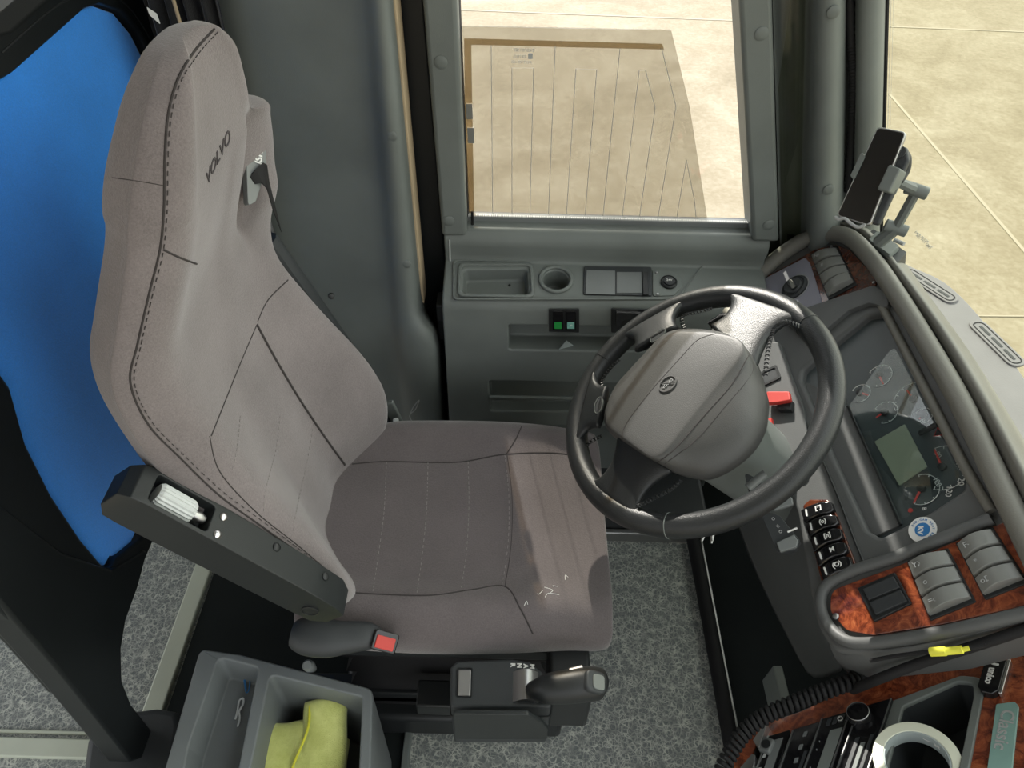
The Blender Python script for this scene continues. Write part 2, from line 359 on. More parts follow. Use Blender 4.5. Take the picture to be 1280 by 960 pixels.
# lowered inner tinted pane with heating wires
WP = Fr((0, 1.350, 0), (0, -1, 0))
def wq(pts, w0, w1): return prism_px(WP, pts, w0, w1)
mk('tinted_pane', wq([(574, 33), (839, 38), (862, 133), (887, 292), (574, 292)], -.004, 0), 'glass_tint', win, flat=True)
mk('bronze_band', wq([(580, 48), (828, 55), (830, 62), (589, 56), (593, 292), (583, 292)], -.0055, -.0042), 'band', win, flat=True)
for (x, y) in ((586, 140), (588, 170)):
    mk('band_clip', wq([(x-4, y-10), (x+4, y-10), (x+5, y+9), (x-3, y+9)], -.006, -.001), 'greyprint', win, flat=True)
wires = [[(614, 57), (616, 282)], [(640, 283), (640, 85), (667, 85), (662, 283)], [(694, 58), (685, 284)], [(707, 285), (720, 86), (746, 87), (730, 286)], [(775, 61), (752, 287)],
         [(776, 287), (799, 88), (807, 88), (819, 135), (797, 288)], [(827, 60), (845, 133), (820, 289)], [(843, 290), (858, 200), (868, 250), (872, 290)]]
for w in wires:
    mk('heating_wire', tube([WP.P3(x, y, .0012) for x, y in w], .0006, 5), 'greyprint', win, flat=True)
for (x, y, s, z) in ((655, 62, '- E43R-001582 -', .008), (650, 70, 'SEKURIT', .008), (652, 77, 'VSG 2 AS2 M50', .007)):
    u = WP.px(x, y); text('etched_text', s, z, WP, u[0], u[1], .001, 'greyprint', win, rot=PI, sx=.8)
u = WP.px(663, 70); mk('etched_mark', prism(WP, rect(u[0], u[1], .008, .010, .002), .0005, .001), 'greyprint', win, flat=True)
# ---- side window sill / track
tr = lambda x0, x1, y, Y, z: None
# ---- B pillar cover: one moulded panel behind the seat
def prow(y, cols, zoff=0): return [py(x, y, Y) for x, Y in cols]
rows = []
for y, cols in ((-430, [(150, 1.34), (170, 1.25), (235, 1.235), (330, 1.235), (400, 1.235), (424, 1.225), (432, 1.205), (440, 1.205), (446, 1.225), (452, 1.29), (454, 1.36)]),
                (0, [(235, 1.34), (262, 1.25), (300, 1.235), (380, 1.235), (446, 1.235), (458, 1.225), (466, 1.205), (480, 1.205), (488, 1.225), (492, 1.29), (493, 1.36)]),
                (200, [(258, 1.34), (285, 1.25), (330, 1.235), (400, 1.235), (464, 1.235), (474, 1.225), (484, 1.205), (499, 1.205), (507, 1.225), (512, 1.29), (513, 1.36)]),
                (345, [(280, 1.34), (300, 1.25), (350, 1.235), (420, 1.235), (478, 1.235), (488, 1.225), (496, 1.205), (514, 1.205), (521, 1.225), (525, 1.29), (526, 1.36)]),
                (400, [(290, 1.34), (310, 1.25), (360, 1.235), (430, 1.235), (484, 1.235), (492, 1.225), (499, 1.205), (519, 1.205), (526, 1.225), (530, 1.29), (531, 1.36)]),
                (408, [(290, 1.34), (310, 1.25), (360, 1.235), (430, 1.235), (484, 1.235), (492, 1.225), (499, 1.175), (540, 1.175), (547, 1.19), (549, 1.29), (551, 1.36)]),
                (455, [(300, 1.34), (320, 1.25), (370, 1.235), (440, 1.235), (490, 1.235), (498, 1.225), (507, 1.175), (543, 1.175), (550, 1.19), (553, 1.29), (555, 1.36)]),
                (540, [(310, 1.34), (330, 1.25), (380, 1.235), (450, 1.235), (505, 1.235), (510, 1.23), (516, 1.225), (546, 1.225), (553, 1.23), (558, 1.29), (560, 1.36)]),
                (700, [(330, 1.34), (350, 1.25), (400, 1.235), (460, 1.235), (515, 1.235), (520, 1.23), (526, 1.225), (554, 1.225), (560, 1.23), (566, 1.29), (568, 1.36)])):
    rows.append(prow(y, cols))
bp = S('pillar_cover', sheet(rows, .01, (0, 1, 0)), 'trim', subs=1)
PW = Fr((0, 1.205, 0), (0, -1, 0))
for (x, y) in ((490, 171), (508, 331)):
    u = PW.px(x, y); screw(PW, u[0], u[1], -.003, .0095, 'trim', bp, 'screw_cap')
# trim joint line and catch below the black gap
S('trim_7', tube([py(562, 300, 1.285), py(567, 525, 1.285)], .0016, 6), 'pale_grey')
S('door_catch', join(box(py(548, 425, 1.27), (.022, 0, 0), (0, .05, 0), (0, 0, .09)), box(py(546, 402, 1.25), (.016, 0, 0), (0, .05, 0), (0, 0, .045))), 'trim_dark', bevel=.004)
# ---- A pillar: moulded columns between side window and windscreen
rows = []
for y in (-430, 0, 150, 300, 330):
    t = y/290.
    e = lambda a, b2: a+(b2-a)*t
    rows.append([py(x, y, Y) for x, Y in ((e(966, 975), 1.33), (e(974, 980), 1.365), (e(1008, 1000), 1.365), (e(1016, 1008), 1.30), (e(1022, 1014), 1.265), (e(1040, 1030), 1.255),
                 (e(1053, 1046), 1.265), (e(1057, 1052), 1.29), (e(1059, 1056), 1.325), (e(1068, 1064), 1.325), (e(1071, 1067), 1.29), (e(1076, 1071), 1.275), (e(1090, 1085), 1.27), (e(1104, 1097), 1.275), (e(1108, 1101), 1.31))])
ap = S('pillar_cover', sheet(rows, .01, (0, 1, 0)), 'trim', subs=1)
PA = Fr((0, 1.257, 0), (0, -1, 0))
for (x, y) in ((1042, 15), (1036, 237)):
    u = PA.px(x, y); screw(PA, u[0], u[1], 0, .0105, 'trim', ap, 'screw_cap')
hp = cat([py(1060, -430, 1.295), py(1062, 0, 1.30), py(1066, 90, 1.30), py(1065, 150, 1.30), py(1060, 240, 1.30)], 30)
S('corrugated_hose', tube(hp, [.0075 if i % 2 else .0062 for i in range(len(hp))], 10), 'rubber')
S('windscreen_gasket', tube([py(1110, -430, 1.30), py(1108.5, 0, 1.31), py(1101.5, 290, 1.31)], .004, 8), 'rubber')
# windscreen: curved sheet from the pillar round the front of the dash
rows = []
for z, dx in ((.25, .12), (.70, .10), (1.0, .06), (1.45, .0), (2.0, -.06)):
    rows.append([V((x+dx, y, z)) for x, y in ((.42, 1.345), (.64, 1.335), (.73, 1.325), (.86, 1.27), (.99, 1.12), (1.06, .9), (1.10, .5), (1.11, 0), (1.10, -.6))])
ws = thing('window_2', (.9, 1.1, .75), None, None, kind='structure')
vs, fs = sheet([cat(r, 4) for r in rows], .005, (1, .4, 0))
mk('pane', (vs, fs), 'screen_glass', ws)
# dotted frit down the pillar edge of the windscreen
dots = []
for c in range(3):
    for i in range(150):
        q = py(1111+c*3.0-i*.052, i*2.0-8+c, 1.318); dots.append(prism(Fr(q, (0, -1, 0)), circ(0, 0, .00085-.00018*c, 6), 0, .0006))
mk('frit_dots', join(*dots), 'greyprint', ws, flat=True, kind='stuff')
u = Fr((0, 1.30, 0), (-.3, -1, .1))
for i, (x, y) in enumerate(((1148, 298), (1151, 304), (1156, 310))):
    q = pix(x+4, y-2, (.80, 1.25, .8), (-.75, -.65, .1)); f = Fr(q, (-.75, -.65, .1)); text('etched_text', ('E43R-00158', 'AS1 M27 DOT', 'VSG')[i], .0065, f, 0, 0, 0, 'greyprint', ws, rot=-.25)
vs2('pillar_backing', 958, 966, 1104, 1097, 1.372, 1.40, 'trim_dark', yb=330)
# rear trim / passenger side bits seen at the top left behind the partition
S('wall_back', abox(-2.2, -.66, 1.28, 1.36, .0, 2.2), 'trim_light', flat=True)
S('trim_8', box(py(0, 120, 1.24), (.30, 0, 0), (0, .05, 0), (0, 0, .05)), 'trim', bevel=.01)
# ================================================================== SIDE CONSOLE (under the driver's window)
LZ0, LZ1, LY0, LY1 = .693, .666, 1.30, 1.19
sc_ = thing('window_side_console', (.2, 1.3, .0), 'grey moulded side console under the driver window with tray and cup well', 'console')
X0, X1 = py(556, 300, 1.30).x, .525
prof = [(1.345, .765), (1.335, .772), (1.30, .768), (1.288, .755), (1.284, .735), (1.290, .715), (1.286, .698), (1.20, .676), (1.188, .664), (1.184, .645), (1.184, .30), (1.215, .26), (1.225, .20), (1.225, .02), (1.36, .02), (1.36, .765)]
n = 6; rows = []
for i in range(n+1):
    x = X0+(X1-X0)*i/n; rows.append([V((x, y, z)) for y, z in prof])
body = mk('console_body', loft(rows), 'trim', sc_)
# ledge frame
LF = Fr((0, 1.20, .676), (0, -.022, .086), up=(0, 1, .25))
def lpx(pts, w=.0): return [LF.px(x, y, w) for x, y in pts]
tray = rpoly(lpx([(577, 333), (662, 333), (664, 370), (576, 368)]), .012); tray2 = [(u*1, v) for u, v in rpoly(lpx([(582, 340), (656, 338), (658, 366), (581, 365)]), .01)]
cup = LF.px(695, 350)
asht = rpoly(lpx([(730, 334), (814, 335), (815, 371), (729, 369)]), .004)
cuts = [prism(LF, tray, -.032, .03, tray2), lathe(LF, [(.024, -.05), (.028, .03)], 32, *cup)]
PF2 = Fr((0, 1.184, 0), (0, -1, 0))
cuts.append(prism_px(PF2, [(636, 414), (850, 418), (850, 448), (636, 445)], -.05, .02, .006))
cuts.append(prism_px(PF2, [(610, 496), (800, 500), (800, 534), (612, 534)], -.035, .05, .008))
cut(body, cuts)
q = body.modifiers.new('bevel', 'BEVEL'); q.width = .004; q.segments = 3; q.limit_method = 'ANGLE'; q.angle_limit = math.radians(35)
body.data.materials[0] = M['trim']
def ringpr(fr, a, b2, w0, w1):
    n = len(a); vs = [fr.pt(u, v, w) for (ring, w) in ((a, w0), (a, w1), (b2, w1), (b2, w0)) for u, v in ring]; fs = []
    for k in range(4):
        for j in range(n): fs.append((k*n+j, k*n+(j+1) % n, ((k+1) % 4)*n+(j+1) % n, ((k+1) % 4)*n+j))
    return vs, fs
def grow(uv, d):
    cx = sum(u for u, v in uv)/len(uv); cy = sum(v for u, v in uv)/len(uv); w = max(u for u, v in uv)-min(u for u, v in uv); h = max(v for u, v in uv)-min(v for u, v in uv)
    return [(cx+(u-cx)*(1+2*d/w), cy+(v-cy)*(1+2*d/h)) for u, v in uv]
mk('raised_surround', ringpr(LF, grow(rpoly(lpx([(568, 327), (880, 330), (862, 352), (846, 374), (568, 374)]), [.012, .004, .03, .03, .012]), .003), rpoly(lpx([(568, 327), (880, 330), (862, 352), (846, 374), (568, 374)]), [.012, .004, .03, .03, .012]), -.002, .0035), 'trim', sc_, bevel=.0012)
mk('tray_rim', ringpr(LF, grow(tray, .007), tray, -.003, .005), 'trim', sc_, bevel=.002)
mk('cup_rim', ringpr(LF, circ(*cup, .0365, 40), circ(*cup, .0285, 40), -.003, .006), 'trim', sc_, bevel=.0025)
screw(LF, *LF.px(637, 356, -.030), -.032, .003, 'black', sc_)
a_ = mk('ashtray', prism(LF, asht, -.002, .004), 'trim_dark', sc_, bevel=.001)
mk('ashtray_lid', prism_px(LF, [(733, 337), (769, 338), (769, 368), (732, 367)], .004, .0065, .002), 'trim_light', a_, bevel=.001)
mk('ashtray_well', prism_px(LF, [(771, 340), (802, 340), (803, 366), (771, 366)], .003, .0048, .001), 'trim_light', a_)
mk('ashtray_catch', prism_px(LF, [(803, 339), (810, 339), (811, 368), (804, 368)], .004, .009, .001), 'black', a_, bevel=.001)
sock = mk('socket_plate', prism_px(LF, [(816, 337), (836, 337), (851, 346), (853, 359), (842, 369), (816, 370)], -.001, .003, .006), 'trim', sc_, bevel=.001)
cu = LF.px(836, 353, .004)
mk('power_socket', lathe(LF, [(.017, .002), (.017, .007), (.0145, .009), (.0135, .0075), (.011, .0075), (.0108, .010), (.004, .0105)], 28, *cu), 'black', sock)
text('socket_print', '24V', .008, LF, cu[0], cu[1]+.001, .0106, 'white', sock)
for p in ((821, 341), (822, 368)): screw(LF, *LF.px(*p, .003), .003, .0035, 'steel', sock)
# sill track and pull knob
mk('sill_track', join(abox(X0+.02, py(940, 290, 1.34).x, 1.325, 1.342, .768, .782)), 'trim_light', sc_, bevel=.003)
tr_ = []
x = X0+.045
while x < py(938, 290, 1.34).x: tr_.append(abox(x, x+.0016, 1.324, 1.328, .7825, .786)); x += .0038
mk('brush_seal', join(*tr_), 'white', sc_, kind='stuff', flat=True)
lk = mk('lock_pin', join(tube([V((py(591, 300, 1.315).x, 1.315, z)) for z in (.768, .80)], [.003, .003], 10), lathe(Fr((py(591, 300, 1.315).x, 1.315, .80), (0, 0, 1)), [(.003, 0), (.006, .003), (.0055, .009), (.002, .012)], 14)), 'gloss', sc_)
# end block where the sill meets the front pillar
# switches on the vertical face
bz = mk('switch_bezel', prism_px(PF2, [(686, 387), (724, 387), (724, 416), (686, 415)], 0, .004, .002), 'black', sc_, bevel=.001)
for i, (x, mt) in enumerate(((698, 'green'), (714, 'mint'))):
    s = mk('rocker_switch', prism_px(PF2, [(x-7, 389), (x+6, 389), (x+6, 413), (x-7, 413)], .002, .007, .001), 'gloss', bz, bevel=.001)
    mk('switch_lens', prism_px(PF2, [(x-5, 403), (x+4, 403), (x+4, 411), (x-5, 411)], .006, .0078, .0005), mt, bz)
    u = PF2.px(x, 407, .008)
text('switch_print', '=', .010, PF2, *PF2.px(714, 407, .008), .008, 'white', bz, rot=.5)
dh = mk('door_handle_recess', prism_px(PF2, [(764, 386), (830, 388), (830, 418), (764, 416)], 0, .004, .003), 'black', sc_, bevel=.001)
mk('door_handle', prism_px(PF2, [(770, 391), (828, 393), (820, 402), (780, 400), (774, 410), (770, 408)], .003, .014, .002), 'gloss', dh, bevel=.002)
mk('pocket_lip', tube([PF2.P3(612, 496, .003), PF2.P3(800, 499, .003)], .004, 8), 'trim', sc_)
c = mk('paper_card', prism_px(Fr((0, 1.165, 0), (0, -1, .25)), [(621, 520), (735, 522), (735, 540), (621, 540)], 0, .002), 'card', flat=True)
tagd(c, 'pale grey printed card lying in the door pocket behind the seat cushion', 'card')
text('card_print', 'III  lIIIl  III', .008, Fr((0, 1.165, 0), (0, -1, .25)), *Fr((0, 1.165, 0), (0, -1, .25)).px(640, 526, .0025), .0022, 'greyprint', c)
t_ = PF2.P3(703, 442, .0); c2 = mk('paper_scrap', ([t_+V(p) for p in ((-.012, .004, 0), (.03, .02, 0), (.006, .002, .035), (-.012, .007, 0), (.03, .023, 0), (.006, .005, .035))], [(0, 1, 2), (5, 4, 3), (0, 3, 4, 1), (1, 4, 5, 2), (2, 5, 3, 0)]), 'card', flat=True)
tagd(c2, 'small folded grey paper corner poking up from the armrest pocket', 'paper')
# ================================================================== DRIVER SEAT
seat = thing('driver_seat', (-.1, .77, 0), 'grey brown velour bus driver seat with high backrest', 'seat')
# control rows: z, x of bolster peak, x of centre, near side y, far side y, rear x, peak width
BR = [(.50, -.262, -.325, .60, .985, -.35), (.54, -.245, -.325, .558, 1.005, -.36), (.62, -.243, -.330, .532, 1.008, -.385),
      (.71, -.270, -.345, .535, 1.002, -.418), (.80, -.312, -.362, .54, .990, -.446), (.90, -.352, -.380, .545, .974, -.472), (1.0, -.376, -.384, .548, .968, -.482), (1.06, -.374, -.378, .552, .968, -.474),
      (1.10, -.362, -.366, .562, .968, -.458), (1.14, -.347, -.350, .574, .966, -.442), (1.175, -.335, -.338, .586, .958, -.428), (1.20, -.327, -.330, .594, .938, -.420), (1.215, -.322, -.326, .597, .885, -.416), (1.245, -.314, -.318, .606, .862, -.405),
      (1.28, -.308, -.312, .620, .845, -.388), (1.315, -.304, -.308, .642, .825, -.370), (1.34, -.308, -.311, .675, .795, -.354)]
# far-side shoulder: height, how far it stands back, y of the column's far edge
def backrow(z, xp, xc, yn, yf, xr):
    w = yf-yn; g = min(1, w/.36); T = xp-xr; q = min(1, T/.11)
    k = max(0, min(1, (z-.95)/.10))*max(0, min(1, (1.222-z)/.015)); yh = .862
    N_ = [(xr+.045*q, yn+.006*g), ((xr+xp)/2, yn-.002), (xp-.032*q, yn+.004*g), (xp-.006*q, yn+.022*g), (xp+.002, yn+.047*g), ((xp+xc)/2, yn+.22*w), (xc, yn+.36*w), (xc, yn+.5*w)]
    A = [(xc, yf-.36*w), ((xp+xc)/2, yf-.22*w), (xp+.002, yf-.047*g), (xp-.006*q, yf-.022*g), (xp-.032*q, yf-.004*g), ((xr+xp)/2, yf+.002)]
    B = [(xp+.002, yh-.065), (xp+.001, yh-.022), (xp-.016, yh-.002), (xp-.008, yh+.018), (xp+.010, yf-.028), (xp-.018, yf+.004)]
    F = [(a[0]*(1-k)+b2[0]*k, a[1]*(1-k)+b2[1]*k) for a, b2 in zip(A, B)]
    sx = .026*max(0, 1-abs(z-1.04)/.13); F = [(a[0]+sx*c_, a[1]) for a, c_ in zip(F, (0, 0, .2, .6, 1, 1))]
    R_ = [(xr+.045*q, yf-.006*g), (xr+.010*q, yf-.035*g), (xr-.004, yf-.25*w), (xr-.006, (yn+yf)/2), (xr-.004, yn+.25*w), (xr+.010*q, yn+.035*g)]
    return [V((x, y, z)) for x, y in N_+F+R_]
ctrl = [backrow(*r) for r in BR]
# smooth along the height
cols = [cat([r[j] for r in ctrl], 3) for j in range(len(ctrl[0]))]
rows = [cat([cols[j][i] for j in range(len(cols))], 3, closed=True) for i in range(len(cols[0]))]
top = rows[-1]; cen = sum(top, V())/len(top)
for s, dz in ((.8, .006), (.5, .010), (.2, .011)): rows.append([cen+(p-cen)*s+V((0, 0, dz)) for p in top])
back = mk('backrest', loft(rows), 'suede', seat, subs=1)
tb = bvh(back)
def seamline(t, pts, parent, r=.0018, name='seam', mat='seam', lift=-.0002, k=8):
    q = onto(t, pts, lift, k)
    if len(q) > 3: return mk(name, tube(q, r, 6), mat, parent)
def stitches(t, pts, parent, name='stitching', L=.0042, gap=.0035, r=.0006, mat='thread', side=0, k=30):
    q = onto(t, pts, .0005, k); out = []; acc = 0; on = True; cur = [q[0]] if q else []
    for a, b2 in zip(q, q[1:]):
        d = (b2-a).length; acc += d
        if on: cur.append(b2)
        if on and acc > L:
            out.append(tube([cur[0], cur[-1]], r, 4)); on = False; acc = 0
        elif not on and acc > gap: on = True; acc = 0; cur = [b2]
    if out: return mk(name, join(*out), mat, parent, flat=True, kind='stuff')
seamline(tb, [(268, 36), (243, 64), (222, 100), (210, 145), (206, 200), (205, 260), (200, 312), (187, 365), (172, 430), (163, 478), (185, 530), (225, 572), (275, 620), (330, 660), (390, 705), (422, 745)], back, .0013)
stitches(tb, [(272, 40), (247, 68), (226, 103), (214, 147), (210, 200), (209, 260), (204, 314), (191, 367), (176, 432), (168, 478), (189, 526), (228, 567), (278, 614), (333, 655), (392, 700)], back, mat='seam')
seamline(tb, [(204, 312), (225, 322), (246, 330)], back, .0012)
seamline(tb, [(140, 222), (170, 226), (205, 232)], back, .0005)
# centre insert of the backrest: lines following the real panel seams
seamline(tb, [(321, 406), (300, 455), (280, 505), (264, 545)], back, .0012)
seamline(tb, [(321, 406), (345, 450), (375, 500), (405, 545), (431, 581)], back, .0022)
seamline(tb, [(322, 402), (335, 375), (360, 350)], back, .0012)
seamline(tb, [(262, 545), (275, 590), (320, 640), (370, 680), (408, 712)], back, .0008)
for p in ([(350, 520), (345, 560), (332, 612), (330, 640)], [(393, 520), (385, 570), (370, 640), (366, 670)], [(300, 520), (296, 560), (290, 590)]): stitches(tb, p, back)
# ---- cushion
def cush_h(s, t):   # s 0 rear..1 front, t 0 near..1 far
    e = .022*(math.exp(-((t-.09)/.075)**2)+math.exp(-((t-.91)/.075)**2))
    return .515+e*(1-.75*max(0, (s-.62)/.38))-.010*math.sin(PI*t)*1 + .010*s - .020*max(0, (s-.78)/.22)**2
rows = []
NX, NY = 22, 22
XR, XF = -.355, .150
def cy0(s): return .560-.012*math.sin(PI*min(1, s*1.1))
def cy1(s): return 1.005-.030*max(0, (.25-s)/.25)+.008*math.sin(PI*s)
ring = lambda sh, z, inset: None
def crow(k):
    # closed section across y at station k
    s = k/(NX); x = XR+(XF-XR)*s; y0, y1 = cy0(s), cy1(s); out = []
    f = 1.0
    for j in range(NY+1):
        t = j/NY; u = t*2-1
        edge = 1-abs(u)**9
        z = cush_h(s, t)-.028*(1-edge)
        out.append(V((x, y0+(y1-y0)*t, z)))
    out += [V((x, y1+.008, .482)), V((x, y1+.006, .44)), V((x, y1-.012, .405))]
    out += [V((x, y1-.10, .395)), V((x, (y0+y1)/2, .392)), V((x, y0+.10, .395))]
    out += [V((x, y0+.012, .405)), V((x, y0-.006, .44)), V((x, y0-.008, .482))]
    return out
R = [crow(k) for k in range(NX+1)]
last = R[-1]; cen = sum(last, V())/len(last)
for dx, s, dz in ((.012, .985, -.004), (.022, .95, -.008), (.027, .86, -.01), (.028, .5, -.01)):
    R.append([V((p.x+dx, cen.y+(p.y-cen.y)*(s+.5*(1-s)), cen.z+(p.z-cen.z)*s+dz*.3)) for p in last])
cush = mk('seat_cushion', loft(R), 'suede_dark', seat, subs=1)
tc = bvh(cush)
seamline(tc, [(440, 580), (480, 577), (540, 578), (580, 577), (630, 568), (690, 566), (735, 572)], cush, .0014)
seamline(tc, [(652, 533), (645, 548), (632, 569)], cush, .0012)
seamline(tc, [(430, 740), (480, 743), (540, 744), (590, 737), (631, 733), (650, 760), (666, 792)], cush, .0014)
seamline(tc, [(634, 569), (640, 620), (639, 680), (631, 734)], cush, .0007)
for p in ([(483, 578), (480, 640), (472, 700), (466, 740)], [(535, 578), (533, 640), (527, 700), (521, 742)], [(585, 577), (586, 630), (583, 690), (576, 738)], [(631, 569), (636, 620), (635, 680), (627, 734)]): stitches(tc, p, cush)
rs = random.Random(3)
for i, (x, y) in enumerate(((676, 742), (690, 744), (704, 722), (655, 755), (684, 738), (693, 730))):
    pts = [(x+rs.uniform(-9, 9), y+rs.uniform(-4, 4)) for _ in range(3)]; q = onto(tc, pts, .0006, 6)
    if len(q) > 2: mk('scuff_mark', tube(q, .0005, 4), 'white', cush)
# ---- VOLVO lettering pressed in the headrest
lf = Fr(back.location, (0, 0, 1))
d0 = ray(268, 198).normalized(); h = tb.ray_cast(O, d0)
def text_on(name, s, size, x0, y0, x1, y1, tree, mat, parent, lift=.0006, depth=.0005, sx=1, bold=0):
    """lettering whose baseline runs from pixel 0 to pixel 1, laid on the built surface"""
    a = tree.ray_cast(O, ray(x0, y0).normalized()); b2 = tree.ray_cast(O, ray(x1, y1).normalized())
    if a[0] is None or b2[0] is None: return None
    n = (a[1]+b2[1]); n = n if n.dot(ray(x0, y0)) < 0 else -n
    f = Fr((a[0]+b2[0])/2, n, a=(b2[0]-a[0])); L = (b2[0]-a[0]).length
    o = text(name, s, size, f, 0, 0, 0, mat, parent, depth=depth, bold=bold); me = o.data
    xs = [(f.a.dot(v.co-f.P)) for v in me.vertices]; w = max(xs)-min(xs); k = L/w*sx
    for v in me.vertices:
        q = v.co-f.P; u, vv, ww = q.dot(f.a)*k, q.dot(f.b), q.dot(f.n); p = f.pt(u, vv, .05); hh = tree.ray_cast(p, -f.n)
        v.co = (hh[0] if hh[0] is not None else f.pt(u, vv, 0)) + f.n*(lift+ww)
    return o
text_on('headrest_lettering', 'VOLVO', .025, 258, 226, 287, 168, tb, 'lettering', back, bold=.0)
# ---- seat belt guide and webbing on the far shoulder
G = Fr(py(322, 218, .888), (.80, -.42, .42), up=(0, .2, 1))
gp = mk('belt_guide', prism_px(G, [(308, 200), (314, 190), (331, 181), (333, 187), (333, 212), (320, 252), (310, 258)], -.006, .004, .005), 'trim_light', seat, bevel=.0015)
text('guide_print', 'ISRI', .014, G, *G.px(324, 195, .0045), .0045, 'white', gp, rot=1.0, bold=.0004)
mk('belt_slot', prism_px(G, [(315, 216), (327, 208), (330, 212), (318, 228)], .004, .0055, .002), 'black', gp)
Gw = G.off(.010)
rows = [[G.P3(*a, w0), G.P3(*b2, w1)] for a, b2, w0, w1 in (((313, 221), (319, 230), .005, .005), ((320, 212), (327, 228), .010, .010), ((329, 203), (334, 236), .012, .010), ((334, 206), (338, 250), .006, .002), ((337, 228), (342, 264), -.004, -.010), ((343, 262), (352, 290), -.02, -.03))]
mk('belt_webbing', sheet(rows, .0015, (-.5, .3, -.4)), 'rubber', seat, ang=60)
# belt reel beam behind the backrest and its lower anchor
p0, p1 = py(352, 300, 1.03), py(500, 545, 1.06)
d = (p1-p0); sd = V((0, 0, 1)).cross(d).normalized()
mk('belt_rail', tube([p0+V((-.02, 0, .0)), p0+d*.5, p0+d*.72, p1], [.020, .020, .018, .012], 8, flat=.6), 'trim_dark', seat)
bt = py(414, 370, 1.0); mk('rail_bolt', lathe(Fr(bt, (.3, -1, .4)), [(.006, 0), (.005, .004), (.002, .005)], 12), 'black', seat)
p0, p1 = py(478, 508, 1.035), py(503, 556, 1.06)
mk('belt_anchor', box(p0, (p1-p0), V((.022, 0, .012)), V((0, .008, .004))), 'trim', seat, bevel=.003)
mk('anchor_clip', prism(Fr(py(495, 527, 1.02), (.2, -1, .6)), rect(0, 0, .012, .016, .004), 0, .004), 'pale_grey', seat, bevel=.001)
wr = mk('wire_clip', tube(cat([py(x, y, 1.1) for x, y in ((512, 520), (516, 510), (524, 500), (519, 512), (512, 520), (520, 535), (526, 548))], 4), .0012, 6), 'greyprint', seat)
# ---- folded armrest
AO = V((-.452, .497, .955)); ad = V((.212, 0, -.275)); aL = ad.length; adn = ad.normalized(); an = V((.78, 0, .62)).normalized()
AF = Fr(AO, an, a=adn)     # a along the arm, b = n x a (towards +/-y)
s_ = 1 if AF.b.y > 0 else -1
def at2(al, yb, w=0): return AF.pt(al, yb*s_, w)
def alo(al, ya, yb, w0, w1): return [at2(al, ya, w0), at2(al, yb, w0), at2(al, yb, w1), at2(al, ya, w1)]
arm = mk('armrest', loft([alo(.025, .004, .046, -.050, -.016), alo(.036, 0, .048, -.062, -.003), alo(.055, 0, .050, -.064, 0), alo(.15, 0, .050, -.064, 0), alo(.30, 0, .048, -.062, 0), alo(.355, .0, .046, -.060, -.002), alo(.378, .004, .044, -.050, -.015)]), 'armblack', seat)
cut(arm, [prism(AF, rpoly([(.054, .006*s_), (.136, .006*s_), (.136, .044*s_), (.054, .044*s_)], .006), -.028, .02)])
q = arm.modifiers.new('bevel', 'BEVEL'); q.width = .004; q.segments = 3; q.limit_method = 'ANGLE'; q.angle_limit = math.radians(30)
# ribbed adjuster knob
kr = []
for al in (.064, .068, .110, .115):
    r = .0155 if .066 < al < .112 else .0125
    kr.append([AF.pt(al, (.0265+ (r*(1 if i % 2 else .90))*math.cos(2*PI*i/40))*s_, -.012+(r*(1 if i % 2 else .90))*math.sin(2*PI*i/40)) for i in range(40)])
kn = mk('adjuster_knob', loft(kr), 'pale_grey', arm, ang=20)
mk('knob_shaft', tube([AF.pt(.114, .0265*s_, -.012), AF.pt(.125, .0265*s_, -.012), AF.pt(.133, .0265*s_, -.012)], [.006, .0075, .005], 14), 'steel', arm)
for al, yb in ((.150, .010), (.150, .036)): screw(AF, al, yb*s_, 0, .0055, 'chrome', arm)
for al, yb in ((.235, .036), (.322, .034)):
    screw(AF, al, yb*s_, 0, .006, 'black', arm)
AN = Fr(at2(.30, 0, -.035), -AF.b*s_, a=adn)
mk('pivot_cap', lathe(AN, [(.012, -.001), (.012, .002), (.0105, .0025), (.0102, .0012), (.004, .0015)], 24, .035, .0), 'black', arm)
# ---- buckle on its stalk, side lever, pedestal
bs = [pz(x, y, z) for x, y, z in ((366, 792, .53), (412, 798, .525), (455, 795, .52), (475, 798, .515))]
mk('belt_stalk', tube(cat(bs, 5), [.020, .026, .030, .031, .031, .030, .028, .026, .025, .024, .023, .022, .020, .018, .016, .016], 12, flat=.8), 'trim_dark', seat, label='dark blue grey plastic buckle stalk')
BF = Fr(pz(481, 802, .525), (.35, -.45, .8), a=(1, -.25, 0))
bk = mk('belt_buckle', prism(BF, rect(0, 0, .040, .030, .005), -.045, .004), 'gloss', seat, bevel=.002)
mk('buckle_button', prism(BF, rect(0, -.002, .030, .019, .002), .003, .0065), 'red', bk, bevel=.001, label='red release button')
mk('side_lever', tube([pz(747, 668, .47), pz(750, 700, .47), pz(750, 742, .46)], [.006, .006, .004], 10), 'cream', seat, label='cream plastic adjuster lever')
mk('seat_pan', abox(-.34, .135, .575, .99, .355, .40), 'black', seat, bevel=.01)
rows = []
for z, g in ((.36, 0), (.33, -.015), (.30, 0), (.27, -.015), (.24, 0), (.21, -.015), (.18, 0), (.15, -.015), (.12, 0), (.09, 0)):
    rows.append([V(p) for p in ((-.30-g, .60-g, z), (.08+g, .60-g, z), (.08+g, .95+g, z), (-.30-g, .95+g, z))])
mk('seat_bellows', loft(rows), 'rubber', seat)
mk('seat_base', abox(-.33, .12, .57, .98, .006, .09), 'black', seat, bevel=.012)
mk('seat_side_box', abox(.073, .14, .475, .585, .33, .44), 'black', seat, bevel=.006)
text('side_box_print', 'L', .014, Fr((.128, .50, .4405), (0, 0, 1)), 0, 0, 0, 'white', seat)
